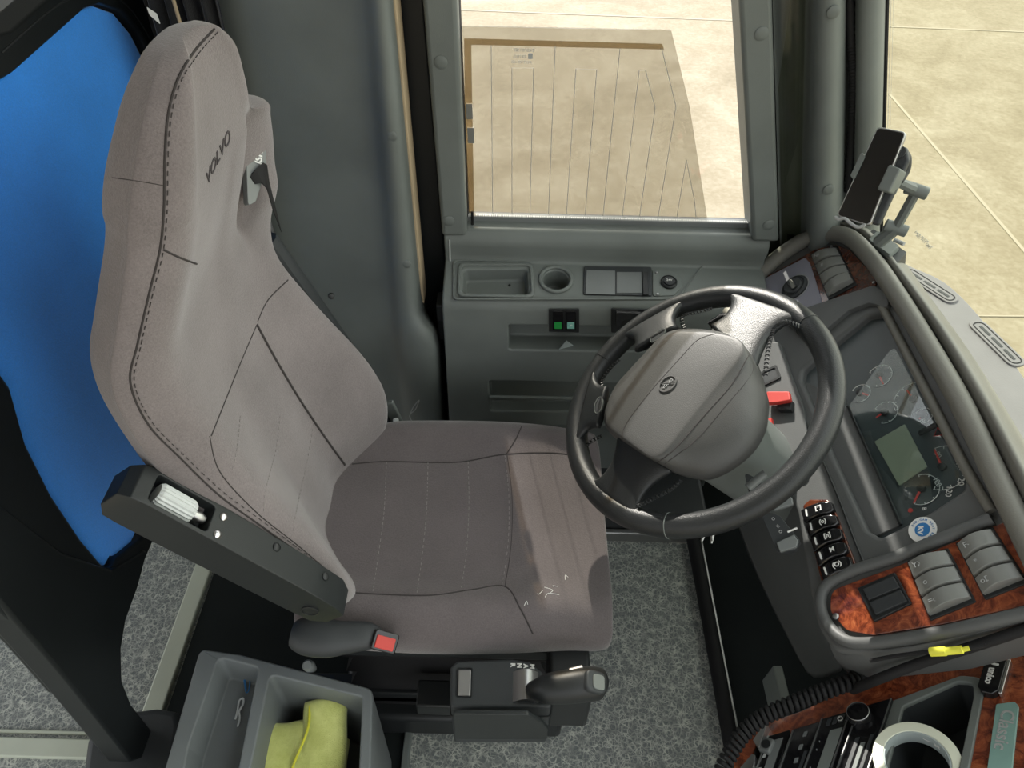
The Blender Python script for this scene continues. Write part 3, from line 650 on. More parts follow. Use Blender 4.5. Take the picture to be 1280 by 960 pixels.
mk('seat_slide', join(abox(-.40, .10, .60, .64, .10, .14), abox(-.16, -.03, .53, .58, .22, .26)), 'black', seat, bevel=.004)
mk('hose_fitting', lathe(Fr(pz(387, 833, .36), (0, -.3, 1)), [(.006, -.03), (.010, 0), (.010, .012), (.007, .018)], 14), 'trim_light', seat)
# ================================================================== GEAR SELECTOR
gs = thing('gear_selector', (-.02, .49, .30), 'dark grey gear selector box with upright grip lever beside the seat cushion', 'gear selector')
def gpt(x, y, z): return pz(x, y, z)
GZ = .47
outl = [(563, 834), (571, 826), (640, 823), (663, 827), (682, 843), (689, 862), (689, 884), (563, 884)]
GF = Fr((0, 0, GZ), (0, 0, 1), a=(1, 0, 0))
uvt = rpoly([GF.px(x, y) for x, y in outl], [.006, .008, .01, .015, .02, .01, .006, .006])
gb = mk('selector_body', prism(GF, uvt, -.15, 0), 'trim_dark', gs, bevel=.007, seg=4)
mk('body_seam', tube([GF.pt(u, v, -.035) for u, v in grow(uvt, .0008)], .0015, 6, closed=True), 'black', gb)
mk('front_panel', prism_px(Fr((0, gpt(620, 884, GZ).y-.002, 0), (0, -1, -.05)), [(566, 893), (660, 894), (677, 903), (685, 912), (684, 925), (568, 925)], -.003, .004, .006), 'armblack', gb, bevel=.002)
mk('top_button', prism_px(GF, [(573, 837), (589, 837), (588, 870), (572, 869)], -.002, .004, .002), 'steel', gb, bevel=.0015)
mk('button_surround', ringpr(GF, rpoly(lp := [GF.px(x, y) for x, y in ((571, 835), (591, 835), (590, 872), (570, 871))], .003), grow(rpoly(lp, .003), -.0012), -.001, .002), 'black', gb)
# chromed gate bump
gate = []
for i in range(9):
    t = i/8; gate.append([V((gpt(641+t*32, 850, GZ).x, y, GZ+.013*math.sin(PI*t)+.0)) for y in (gpt(650, 878, GZ).y, gpt(650, 840, GZ).y)])
mk('selector_gate', sheet(gate, .006, (0, 0, -1)), 'steel', gb)
for i, s in enumerate('RNAM'):
    x, y = 641+i*8, 831+i*.7; text('gate_letter', s, .010, GF, *GF.px(x, y, .0012), .0006, 'white', gb, rot=-PI/2, bold=.0004)
# lever and grip
p = [gpt(664, 862, .478), gpt(674, 862, .495), gpt(688, 861, .503), gpt(712, 858, .508), gpt(735, 855, .508), gpt(747, 855, .504), gpt(756, 857, .498)]
lv = mk('lever_grip', tube(cat(p, 5), [.010+.011*min(1, i/8)+(.004*math.sin(max(0, (i-8))/22*PI)) - (.012*max(0, (i-26)/4) if i > 26 else 0) for i in range(31)], 20, flat=1.05), 'black', gb)
KF = Fr(gpt(745, 852, .531), (.45, -.1, .85), a=(1, 0, -.5))
kb = mk('grip_cap', prism(KF, rect(0, 0, .034, .032, .010), -.010, .002), 'trim_dark', lv, bevel=.003)
mk('grip_button', prism(KF, rect(.003, -.001, .020, .022, .006), .001, .0045), 'trim', kb, bevel=.001)
mk('grip_side_button', tube([gpt(712, 840, .522), gpt(728, 836, .522)], .006, 10), 'steel', lv)
# ================================================================== STORAGE BOX
BZ = .345
bx = thing('storage_bin', (-.40, .42, 0), 'grey plastic floor bin with narrow tray and deep well beside the seat', 'storage bin')
BFm = Fr((0, 0, BZ), (0, 0, 1), a=(1, 0, 0))
outr = rpoly([BFm.px(x, y) for x, y in ((250, 811), (300, 818), (466, 861), (461, 1060), (168, 1090), (212, 940))], [.012, 0, .018, .02, .02, .01])
bb = mk('bin_body', prism(BFm, outr, -.335, 0), 'bin', bx)
well1 = rpoly([BFm.px(x, y) for x, y in ((272, 818), (326, 832), (283, 1050), (215, 1060), (232, 935))], .012)
w1b = rpoly([BFm.px(x, y) for x, y in ((276, 828), (318, 838), (278, 1040), (222, 1050), (240, 935))], .01)
well2 = rpoly([BFm.px(x, y) for x, y in ((337, 842), (454, 870), (446, 1050), (293, 1050))], .010)
w2b = rpoly([BFm.px(x, y) for x, y in ((342, 852), (446, 878), (438, 1040), (303, 1040))], .01)
cut(bb, [prism(BFm, well1, -.055, .02, grow(w1b, -.003)), prism(BFm, well2, -.20, .02, grow(w2b, -.004))])
q = bb.modifiers.new('bevel', 'BEVEL'); q.width = .006; q.segments = 4; q.limit_method = 'ANGLE'; q.angle_limit = math.radians(35)
mk('screw', lathe(Fr(pz(232, 950, BZ-.004), (0, 0, 1)), [(.004, 0), (.003, .003)], 12), 'black', bx)
# hair pin and blue clip in the narrow tray
zt = BZ-.0525
hpn = mk('hair_pin', tube(cat([pz(x, y, zt+.002) for x, y in ((294, 899), (297, 888), (299, 876), (304, 873), (304, 880), (299, 889), (300, 897), (297, 908))], 4), .0018, 6), 'pale_grey')
tagd(hpn, 'small bent wire hair pin lying in the narrow bin tray', 'hair pin')
clp = mk('paper_clip', tube(cat([pz(x, y, zt+.002) for x, y in ((308, 862), (306, 845), (311, 842), (312, 858), (308, 866), (305, 850))], 4), .0012, 6), 'bluep')
tagd(clp, 'dark blue wire paper clip by the rear edge of the narrow bin tray', 'paper clip')
# yellow cloth: crumpled sheets
def clothmesh(px4, z0, amp, nx=34, ny=30, seed=1, th=.006, fold=None, drop=.03):
    r = random.Random(seed); ph = [(r.uniform(12, 60), r.uniform(12, 60), r.uniform(0, 6), r.uniform(.4, 1)) for _ in range(7)]
    A, B, Cc, D = [pz(x, y, z0) for x, y in px4]; rows = []
    for i in range(nx+1):
        s = i/nx; row = []
        for j in range(ny+1):
            t = j/ny; p = (A*(1-s)+B*s)*(1-t)+(D*(1-s)+Cc*s)*t
            z = sum(a*abs(math.sin(p.x*fx*.8+p.y*fy*.8+f)) for fx, fy, f, a in ph)*amp/3
            ed = min(s, 1-s, t, 1-t); z -= drop*math.exp(-ed*22)
            if fold: z += fold(s, t)
            row.append(p+V((.004*math.sin(40*p.y+seed), .004*math.sin(35*p.x), z)))
        rows.append(row)
    return sheet(rows, th, (0, 0, -1))
cl = thing('cleaning_cloth', pz(380, 930, .20), 'crumpled yellow green microfibre cloth stuffed in the deep bin well', 'cloth')
mk('lower_fold', clothmesh([(280, 899), (396, 902), (400, 1060), (255, 1060)], .262, .014, seed=4, drop=.012), 'cloth', cl, subs=1)
mk('side_fold', clothmesh([(392, 905), (436, 925), (436, 1060), (380, 1060)], .24, .012, seed=13, drop=.012), 'cloth', cl, subs=1)
mk('upper_fold', clothmesh([(383, 878), (438, 879), (416, 1010), (352, 1010)], .285, .008, seed=9, drop=.010, fold=lambda s, t: .010*math.sin(PI*s)-.035*t), 'cloth', cl, subs=1)
mk('hem', tube(cat([pz(x, y, z) for x, y, z in ((387, 882, .292), (386, 905, .294), (380, 925, .292), (370, 948, .288), (362, 970, .28))], 5), .0022, 6), 'yellow', cl)
# ================================================================== PARTITION BEHIND THE SEAT
pt_ = thing('partition_screen', (-.65, .8, 0), 'black framed partition with bright blue cloth panel standing behind the seat', 'partition')
PX = Fr((-.65, 0, 0), (1, 0, 0))
def pp(pts, r=0): u = [PX.px(x, y) for x, y in pts]; return rpoly(u, r, 6) if r else u
UL = lambda y, z: (PX.a.dot(V((0, y, 0))), z)
inner = [(112, 6), (140, 16), (160, 40), (185, 88), (215, 150)]
pin = [PX.px(x, y) for x, y in inner]
# blue panel edge in (y,z) built from the seen outline, continued outside the frame
bl = [UL(1.262, .52), UL(1.268, 1.05)] + [PX.px(175, 72), PX.px(160, 42), PX.px(138, 16), PX.px(112, 7), PX.px(96, 12), PX.px(0, 96), UL(.80, 1.235), UL(.70, 1.20), UL(.665, 1.12), UL(.655, 1.02), PX.px(0, 482), PX.px(20, 550), PX.px(52, 615), PX.px(90, 670), PX.px(118, 704), PX.px(128, 707), PX.px(135, 694)]
bl.append(UL(.66, .52))
pn = mk('blue_panel', prism(PX, bl, -.028, .004), 'blue', pt_, bevel=.003)
# frame ring, as a closed band round the panel
def close_ring(ao, ai, w0, w1):
    n = len(ao); vs = [PX.pt(u, v, w) for (r_, w) in ((ao, w0), (ao, w1), (ai, w1), (ai, w0)) for u, v in r_]; fs = []
    for k in range(4):
        for j in range(n): fs.append((k*n+j, k*n+(j+1) % n, ((k+1) % 4)*n+(j+1) % n, ((k+1) % 4)*n+j))
    return vs, fs
ai = [UL(1.262, .505), UL(1.275, .8), UL(1.278, 1.05), PX.px(178, 70), PX.px(163, 40), PX.px(140, 13), PX.px(112, 4), PX.px(94, 10), PX.px(0, 92), UL(.80, 1.240), UL(.695, 1.21), UL(.655, 1.12), UL(.645, 1.02), PX.px(-3, 482), PX.px(17, 552), PX.px(50, 617), PX.px(88, 673), PX.px(117, 707), PX.px(129, 710), PX.px(137, 696), UL(.72, .505)]
ao = [UL(1.33, .46), UL(1.33, .8), UL(1.33, 1.07), PX.px(206, 45), PX.px(192, 20), PX.px(170, -14), PX.px(120, -30), PX.px(55, -10), PX.px(0, 38), UL(.76, 1.31), UL(.60, 1.27), UL(.52, 1.16), UL(.46, .95), UL(.44, .82), PX.px(0, 775), PX.px(30, 805), PX.px(60, 840), PX.px(84, 868), PX.px(120, 800), PX.px(152, 745), UL(.70, .475)]
fb = mk('screen_frame', close_ring(ao, ai, -.03, .016), 'frameblack', pt_, bevel=.010, seg=4)
# post that drops from the frame to the foot
post = [PX.px(x, y) for x, y in ((172, 684), (158, 735), (143, 775), (137, 810), (138, 850), (150, 880), (168, 902), (186, 925), (172, 945), (150, 952), (112, 905), (60, 842), (30, 808), (0, 775), (-60, 705), (-60, 600), (60, 690), (125, 712))]
po = mk('screen_post', prism(PX, rpoly(post, .01, 4), -.022, .020), 'frameblack', pt_, bevel=.012, seg=5)
mk('frame_ridge', tube(cat([PX.P3(x, y, .016) for x, y in ((2, 66), (40, 32), (78, 3), (120, -12), (160, 8), (190, 52))], 5), .0018, 8), 'black', pt_)
ftp = [pz(x, y, .235) for x, y in ((108, 925), (118, 908), (150, 890), (195, 884), (222, 888), (226, 905), (214, 975), (100, 985))]
FF = Fr((0, 0, .235), (0, 0, 1), a=(1, 0, 0))
mk('post_foot', prism(FF, rpoly([(p.x, p.y) for p in ftp], .02), -.235, 0), 'trim_dark', pt_, bevel=.012, seg=4)
# curtain gathered at the pillar
rows = []
for k in range(25):
    t = k/24; x0 = py(186, 0, 1.25).x; x = x0+(t*.125); rows.append([V((x+.004*math.sin(z*7+k), 1.225+.018*math.sin(k*1.25)+.01*math.sin(z*5), z)) for z in (.55, .75, .95, 1.15, 1.35, 1.6, 1.9)])
cur = mk('curtain', sheet(rows, .003, (0, 1, 0)), 'blackcloth', subs=1); tagd(cur, 'gathered black curtain hanging between the blue screen and the grey pillar', 'curtain')
xq = py(224, 10, 1.20); mk('curtain_piping', tube([V((xq.x-.004, 1.197, z)) for z in (.6, 1.0, 1.3, 1.9)], .003, 8), 'tan', cur)
tg = mk('hanging_tag', prism_px(Fr((-.60, 1.19, 1.2), (.5, -1, .3)), [(183, 8), (196, 17), (201, 31), (187, 19)], 0, .003, .001), 'white'); tagd(tg, 'small white tag hanging at the top corner of the blue screen', 'tag')
# ================================================================== STEERING WHEEL
wh = thing('steering_wheel', (.293, .829, .759), 'black leather four spoke steering wheel with grey airbag hub', 'steering wheel')
nW = V((-math.sin(.595)*math.cos(.2), -math.sin(.595)*math.sin(.2), math.cos(.595)))
WF = Fr((.293, .829, .759), nW, up=(0, 1, 0)); RR = .2125
rimp = [WF.pt(RR*math.cos(2*PI*i/96), RR*math.sin(2*PI*i/96)) for i in range(96)]
mk('rim', tube(rimp, .0192, 20, closed=True, up=nW), 'leather', wh)
def rim_ang(x, y): u = WF.px(x, y); return math.atan2(u[1], u[0])
for (x, y) in ((748, 447), (1020, 400), (837, 655)):
    a = rim_ang(x, y); c = WF.pt(RR*math.cos(a), RR*math.sin(a)); e = (WF.a*math.cos(a)+WF.b*math.sin(a))
    mk('rim_seam', tube([c+(e*math.cos(k*2*PI/24)+nW*math.sin(k*2*PI/24))*.0193 for k in range(24)], .0009, 5, closed=True), 'trim' if x == 837 else 'black', wh)
# spokes: lofted leather webs from hub to rim
def bez(p, q, n): return [p.lerp(q, i/n) for i in range(n+1)]
def spoke(h0, h1, r0, r1, name='spoke', bow=.25, mat='leather', sh=.35):
    """hub edge h0-h1, rim edge r0-r1 given where they cross the wheel plane"""
    H0, H1, R0, R1 = [V(WF.px(*p)) for p in (h0, h1, r0, r1)]; rows = []; n = 10
    R0 = R0.normalized()*RR; R1 = R1.normalized()*RR
    for i in range(n+1):
        t = i/n
        a = H0.lerp(R0, t); b2 = H1.lerp(R1, t); c = (a+b2)/2; k = 1-bow*math.sin(PI*t)*1
        k *= 1+.5*max(0, (t-.7)/.3)**2*.6
        a = c+(a-c)*k; b2 = c+(b2-c)*k
        w = .026-.019*t; th = .0115; row = []
        for j in range(14):
            an_ = 2*PI*j/14; u = math.cos(an_); v_ = math.sin(an_)
            p = a.lerp(b2, .5+.5*math.copysign(abs(u)**.6, u)); row.append(WF.pt(p.x, p.y, w+th*math.copysign(abs(v_)**.7, v_)))
        rows.append(row)
    return mk(name, loft(rows), mat, wh, subs=1)
s1 = spoke((892, 418), (952, 478), (915, 375), (990, 405))
s2 = spoke((780, 552), (854, 598), (742, 612), (800, 640))
s3 = spoke((800, 452), (856, 420), (778, 422), (860, 378))
s4 = spoke((770, 492), (758, 545), (738, 462), (722, 560))
# hub: flat padded lid over a flared shell
def resample(uv, n=48):
    cx = sum(u for u, v in uv)/len(uv); cy = sum(v for u, v in uv)/len(uv); out = []
    for i in range(n):
        a = 2*PI*i/n; d = (math.cos(a), math.sin(a)); best = 0
        for k in range(len(uv)):
            p, q = uv[k-1], uv[k]; ex_, ey = q[0]-p[0], q[1]-p[1]; den = d[0]*ey-d[1]*ex_
            if abs(den) < 1e-12: continue
            t = ((p[0]-cx)*ey-(p[1]-cy)*ex_)/den; s = ((p[0]-cx)*d[1]-(p[1]-cy)*d[0])/den
            if -1e-6 <= s <= 1+1e-6 and t > best: best = t
        out.append((cx+d[0]*best, cy+d[1]*best))
    return out
def hubring(pts, w, r=.01): return [WF.pt(u, v, w) for u, v in resample(rpoly([WF.px(x, y, w) for x, y in pts], r, 5))]
topo = [(754, 530), (761, 497), (830, 420), (846, 414), (890, 415), (922, 421), (934, 433), (930, 445), (824, 577), (816, 577)]
boto = [(754, 541), (762, 500), (833, 424), (848, 417), (893, 418), (926, 424), (948, 452), (966, 508), (963, 543), (948, 570), (920, 593), (890, 607), (858, 600), (822, 584)]
lowo = [(775, 555), (780, 510), (840, 436), (858, 430), (900, 430), (930, 436), (950, 462), (962, 512), (956, 545), (940, 570), (915, 590), (888, 600), (862, 592), (838, 585)]
H0_, H1_, H2_ = hubring(lowo, -.030), hubring(boto, .006, .012), hubring(topo, .062, .008)
mid1 = [a.lerp(b2, .25)+nW*.014 for a, b2 in zip(H1_, H2_)]; mid2 = [a.lerp(b2, .62)+nW*.012 for a, b2 in zip(H1_, H2_)]
cen = sum(H2_, V())/len(H2_)
inn = [[cen+(p-cen)*s+nW*h for p in H2_] for s, h in ((.985, .0015), (.9, .003), (.5, .005), (.1, .0055))]
hub = mk('airbag_cover', loft([H0_, H1_, mid1, mid2, H2_]+inn), 'airbag', wh, subs=1)
th_ = bvh(hub)
seamline(th_, [(780, 561), (778, 548), (784, 528), (815, 487), (850, 448), (872, 425), (895, 417)], hub, .0007)
seamline(th_, [(822, 578), (845, 560), (880, 520), (915, 480), (938, 440)], hub, .0009)
seamline(th_, [(828, 582), (870, 550), (905, 510), (938, 470), (942, 452)], hub, .0006)
# emblem: ring with a bar
eh = th_.ray_cast(O, ray(835, 480).normalized()); EF = Fr(eh[0], nW, a=(WF.P3(845, 492, .06)-WF.P3(826, 468, .06)))
ea = V(WF.P3(846, 470, .06)-WF.P3(824, 491, .06)); EF = Fr(eh[0]+nW*.0006, nW, a=ea)
em = mk('emblem', ringpr(EF, circ(0, 0, .0165, 36, .0135), circ(0, 0, .0140, 36, .0112), -.001, .0016), 'airbag', hub)
text('emblem_lettering', 'VOLVO', .0075, EF, 0, 0, .0006, 'greyprint', em, sx=.85)
mk('emblem_arrow', tube([EF.pt(-.008, .010, .001), EF.pt(.009, -.010, .001)], .0008, 5), 'airbag', em)
for i, (x, y, rot) in enumerate(((823, 420, .45), (749, 507, 1.25))):
    f = WF.off(.0225+.010); u = f.px(x, y)
    sb = mk('horn_button', prism(f, [(u[0]+a*math.cos(rot)-b2*math.sin(rot), u[1]+a*math.sin(rot)+b2*math.cos(rot)) for a, b2 in circ(0, 0, .015, 28, .0065)], -.004, .002), 'trim_dark', wh, bevel=.001)
    mk('button_bezel', ringpr(f, [(u[0]+a*math.cos(rot)-b2*math.sin(rot), u[1]+a*math.sin(rot)+b2*math.cos(rot)) for a, b2 in circ(0, 0, .0165, 28, .008)], [(u[0]+a*math.cos(rot)-b2*math.sin(rot), u[1]+a*math.sin(rot)+b2*math.cos(rot)) for a, b2 in circ(0, 0, .0155, 28, .007)], -.002, .0028), 'trim', sb)
# laced stitching on the spokes' inner edges
def lace(pts, w, name='lacing'):
    q = cat([WF.P3(x, y, w) for x, y in pts], 5); out = []
    for i in range(len(q)-1):
        m_ = (q[i]+q[i+1])/2; d = (q[i+1]-q[i]).normalized(); s = d.cross(nW)
        out.append(tube([m_-s*.0035-d*.002, m_+nW*.002, m_+s*.0035+d*.002], .0011, 5)); out.append(tube([m_-s*.0035+d*.002, m_+nW*.0015, m_+s*.0035-d*.002], .0009, 5))
    mk(name, join(*out), 'leather', wh, kind='stuff')
lace([(957, 470), (959, 446), (963, 424), (969, 409), (982, 402), (1000, 408)], .020)
lace([(851, 600), (838, 612), (815, 624), (797, 633)], .018)
lace([(752, 545), (734, 556), (728, 575), (732, 592), (744, 600)], .004)
lace([(855, 412), (853, 396), (870, 391), (890, 386)], .006)
lace([(755, 492), (752, 478), (762, 462), (774, 450)], .006)
# ================================================================== STEERING COLUMN
colm = thing('steering_column', tuple(WF.pt(0, 0, -.1)), 'grey steering column cowl under the wheel with control stalks', 'steering column')
rows = []
for w, rx, ry, du, dv in ((-.032, .055, .055, 0, 0), (-.06, .062, .066, 0, 0), (-.12, .070, .072, .01, -.01), (-.20, .066, .07, .03, -.02), (-.32, .06, .07, .05, -.02), (-.46, .06, .07, .07, -.02)):
    rows.append([WF.pt(du+rx*math.copysign(abs(math.cos(a))**.7, math.cos(a)), dv+ry*math.copysign(abs(math.sin(a))**.7, math.sin(a)), w) for a in [2*PI*k/28 for k in range(28)]])
mk('column_cowl', loft(rows), 'trim', colm)
def stalk(pts, r, name, mat='trim_dark', flat=1): return mk(name, tube(cat(pts, 5), r, 12, flat=flat), mat, colm)
# lower stalk (wiper) with two faceted knobs
SF = Fr(WF.pt(.0, 0, -.075), (-.45, -.30, .84), up=(0, 1, 0))
st = mk('wiper_stalk', prism_px(SF, [(930, 590), (950, 600), (962, 640), (975, 645), (1000, 676), (993, 688), (972, 691), (952, 645), (938, 625)], -.012, .006, .004), 'trim_dark', colm, bevel=.003)
for p in ([(958, 626), (978, 616), (990, 622), (991, 630), (968, 638), (960, 633)], [(970, 678), (992, 668), (998, 676), (995, 684), (975, 690)]):
    k = mk('stalk_knob', prism_px(SF, p, .002, .012, .002), 'trim_light', st, bevel=.002)
for s, x, y in (('o', 967, 648), ('=', 972, 658), ('o', 976, 664)): text('stalk_print', s, .010, SF, *SF.px(x, y, .0065), .0064, 'greyprint', st, rot=-1.0)
mk('stalk_mark', prism_px(SF, [(984, 664), (996, 659), (997, 661), (985, 666)], .012, .0125), 'white', st)
stalk([WF.P3(880, 440, -.05), WF.P3(898, 408, -.055), WF.P3(904, 400, -.055)], .010, 'indicator_stalk', 'trim_light')
mk('stalk_end', tube([WF.P3(888, 409, -.05), WF.P3(905, 398, -.05), WF.P3(914, 396, -.05)], [.011, .011, .008], 10), 'gloss', colm)
mk('cruise_stalk', tube([WF.P3(925, 420, -.06), WF.P3(915, 398, -.06), WF.P3(910, 388, -.06)], [.008, .010, .010], 10), 'cream', colm)
mk('stalk_red_band', prism(Fr(WF.P3(915, 392, -.045), nW, up=(0, 1, 0)), rect(.003, 0, .012, .020, .003), -.004, .002), 'red', colm, bevel=.001)
mk('tilt_lever', tube(cat([WF.P3(935, 610, -.06), WF.P3(950, 597, -.06), WF.P3(957, 592, -.06)], 4), .007, 10), 'trim_light', colm)
ky = thing('key_bunch', tuple(WF.P3(886, 668, -.10)), 'small metal keys hanging from the ignition under the wheel rim', 'keys')
for (a, b2) in (((882, 664), (877, 676)), ((888, 664), (891, 676)), ((892, 662), (889, 679))):
    p, q = WF.P3(*a, -.10), WF.P3(*b2, -.10); mk('key', tube([p, q], [.0035, .002], 6, flat=.4), 'steel', ky)
mk('key_ring', tube([WF.P3(888+6*math.cos(k*PI/8), 661+5*math.sin(k*PI/8), -.10) for k in range(16)], .001, 6, closed=True), 'steel', ky)
# ================================================================== DASHBOARD
da = thing('dashboard', (.65, .8, 0), 'grey padded dashboard with burl wood switch panels and round gauges', 'dashboard')
NP = V((-.74, 0, .67)).normalized()
DF = Fr((.60, .8, .75), NP, up=(0, 1, 0))
def dpx(pts, w=0): return [DF.px(x, y, w) for x, y in pts]
hoodo = [(905, 385), (925, 362), (965, 322), (1003, 294), (1035, 285), (1063, 289), (1095, 318), (1130, 365), (1170, 425), (1212, 500), (1250, 580), (1290, 665), (1330, 745), (1335, 762), (1280, 775), (1170, 805), (1075, 818), (1042, 815), (1022, 785), (1012, 745), (1004, 690), (996, 640), (960, 560), (940, 500), (925, 440)]
body = mk('dash_body', prism(DF, rpoly(dpx(hoodo), [0, .03, .03, .04, .04, .04, .03]+[.0]*6+[.02, 0, 0, .03, .03, .03, .03]+[0]*5, 5), -.11, 0), 'dash', da)
clus = [(1010, 470), (1096, 378), (1108, 384), (1240, 636), (1236, 646), (1115, 698), (1098, 690), (985, 478), (988, 462)]
clus = [(1002, 452), (1085, 383), (1101, 380), (1112, 392), (1236, 632), (1232, 645), (1118, 694), (1103, 690), (990, 470)]
cuts = [prism(DF, rpoly(dpx([(1003, 462), (1040, 430), (1084, 394), (1100, 392), (1112, 404), (1165, 508), (1206, 588), (1204, 612), (1160, 641), (1100, 672), (1084, 662), (1040, 566), (1002, 474)]), .012), -.022, .03)]
cut(body, cuts)
q = body.modifiers.new('bevel', 'BEVEL'); q.width = .007; q.segments = 4; q.limit_method = 'ANGLE'; q.angle_limit = math.radians(35)
# padded roll that frames the binnacle
rl = [(915, 376), (965, 328), (1005, 300), (1036, 292), (1062, 297), (1090, 324), (1122, 370), (1160, 432), (1200, 502), (1240, 585), (1282, 672), (1325, 760)]
mk('hood_roll', tube(cat([DF.P3(x, y, .012) for x, y in rl], 5), .016, 14), 'dash_pad', da)
rl2 = [(1098, 372), (1130, 432), (1165, 500), (1200, 565), (1230, 625), (1240, 648), (1228, 662), (1180, 683), (1120, 708)]
mk('inner_lip', tube(cat([DF.P3(x, y, .002) for x, y in ((1098, 374), (1122, 420), (1165, 503), (1206, 583), (1240, 640))], 5), .0075, 10), 'dash_pad', da)
# visor slab between cluster opening and wood panels (upper, near the window)
mk('upper_brow', prism_px(DF, [(975, 395), (1092, 356), (1108, 366), (1112, 386), (1086, 378), (1060, 388), (1010, 430)], -.002, .010, .01), 'dash', da, bevel=.004)
# outer dash skin sloping to the windscreen ledge
L0 = [DF.P3(x, y, .0) for x, y in ((1040, 284), (1063, 287), (1095, 316), (1130, 363), (1172, 424), (1214, 500), (1252, 580), (1300, 690), (1340, 790))]
L1 = [pz(x, y, z) for x, y, z in ((1046, 280, .80), (1076, 284, .835), (1112, 316, .845), (1150, 366, .855), (1195, 430, .86), (1240, 508, .865), (1282, 590, .87), (1340, 700, .87), (1400, 800, .87))]
L2 = [pz(x, y, z) for x, y, z in ((1052, 278, .78), (1088, 290, .80), (1126, 324, .80), (1166, 378, .80), (1214, 444, .80), (1262, 520, .80), (1308, 598, .80), (1370, 700, .80), (1440, 800, .80))]
L3 = [p+V((.012, .004, -.012)) for p in L2]
dk = mk('dash_top', sheet([cat(L, 4) for L in (L0, [a.lerp(b2, .45)+V((-.004, 0, .012)) for a, b2 in zip(L0, L1)], L1, [a.lerp(b2, .5)+V((.006, 0, .004)) for a, b2 in zip(L1, L2)], L2, L3)], .004, (0.3, 0, -1)), 'dash_pad', da, subs=1)
LD = Fr((0, 0, .775), (0, 0, 1), a=(1, 0, 0))
ledge = mk('windscreen_ledge', prism(LD, [(p.x, p.y) for p in cat([pz(x, y, .775) for x, y in ((1040, 272), (1100, 300), (1130, 328), (1180, 352), (1222, 392), (1262, 445), (1300, 500), (1380, 610), (1480, 740))], 4)]+[(p.x, p.y) for p in [pz(x, y, .775) for x, y in ((1430, 800), (1370, 700), (1300, 590), (1250, 510), (1200, 435), (1140, 350), (1080, 300))]], -.03, 0), 'ledge', da, bevel=.003)
mk('ledge_step', tube(cat([pz(x, y, .780) for x, y in ((1150, 372), (1196, 432), (1244, 503), (1292, 580), (1350, 680))], 5), .006, 8), 'ledge', da)
mk('ledge_groove', tube(cat([pz(x, y, .783) for x, y in ((1178, 415), (1218, 468), (1262, 535), (1300, 590))], 5), .0025, 6), 'rubber', da)
for P, Q in (((1139, 343), (1184, 372)), ((1225, 410), (1266, 450))):
    a, b2 = LD.px(*P), LD.px(*Q); cx, cy, L = (a[0]+b2[0])/2, (a[1]+b2[1])/2, math.hypot(b2[0]-a[0], b2[1]-a[1]); rot = math.atan2(b2[1]-a[1], b2[0]-a[0])
    vn = mk('defrost_vent', prism(LD, rect(cx, cy, L+.034, .034, .0165, 6, rot), -.002, .003), 'ledge', da, bevel=.001)
    mk('vent_groove', ringpr(LD, rect(cx, cy, L+.024, .024, .0115, 6, rot), rect(cx, cy, L+.020, .020, .0095, 6, rot), .002, .0036), 'rubber', vn)
    for k in (-1, 0, 1):
        mk('vent_slot', prism(LD, rect(cx+k*L*.37*math.cos(rot), cy+k*L*.37*math.sin(rot), L*.31, .006, .002, 3, rot), .002, .0036), 'black', vn)
# ---- wood panel on the window side
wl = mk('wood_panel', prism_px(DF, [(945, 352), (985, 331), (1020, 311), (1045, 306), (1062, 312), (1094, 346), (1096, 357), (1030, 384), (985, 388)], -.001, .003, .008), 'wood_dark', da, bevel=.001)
lt = mk('light_switch_plate', prism_px(DF, [(948, 352), (1006, 322), (1012, 328), (1028, 378), (1022, 384), (985, 388)], .002, .0045, .005), 'plate', wl, bevel=.001)
cu = DF.px(993, 359, .006)
mk('light_dial', lathe(DF, [(.028, .004), (.028, .008), (.024, .011), (.022, .009), (.019, .009), (.0185, .013), (.017, .0145), (.004, .0145)], 32, *cu), 'trim_dark', lt)
mk('dial_grip', prism(DF, rect(cu[0], cu[1], .012, .030, .004, 4, .25), .013, .018), 'black', lt, bevel=.001)
mk('dial_ring', ringpr(DF, circ(*cu, .031, 36), circ(*cu, .029, 36), .004, .0055), 'steel', lt)
for p in ((1039, 308), (1092, 353)): screw(DF, *DF.px(*p, .004), .003, .0028, 'steel', wl)
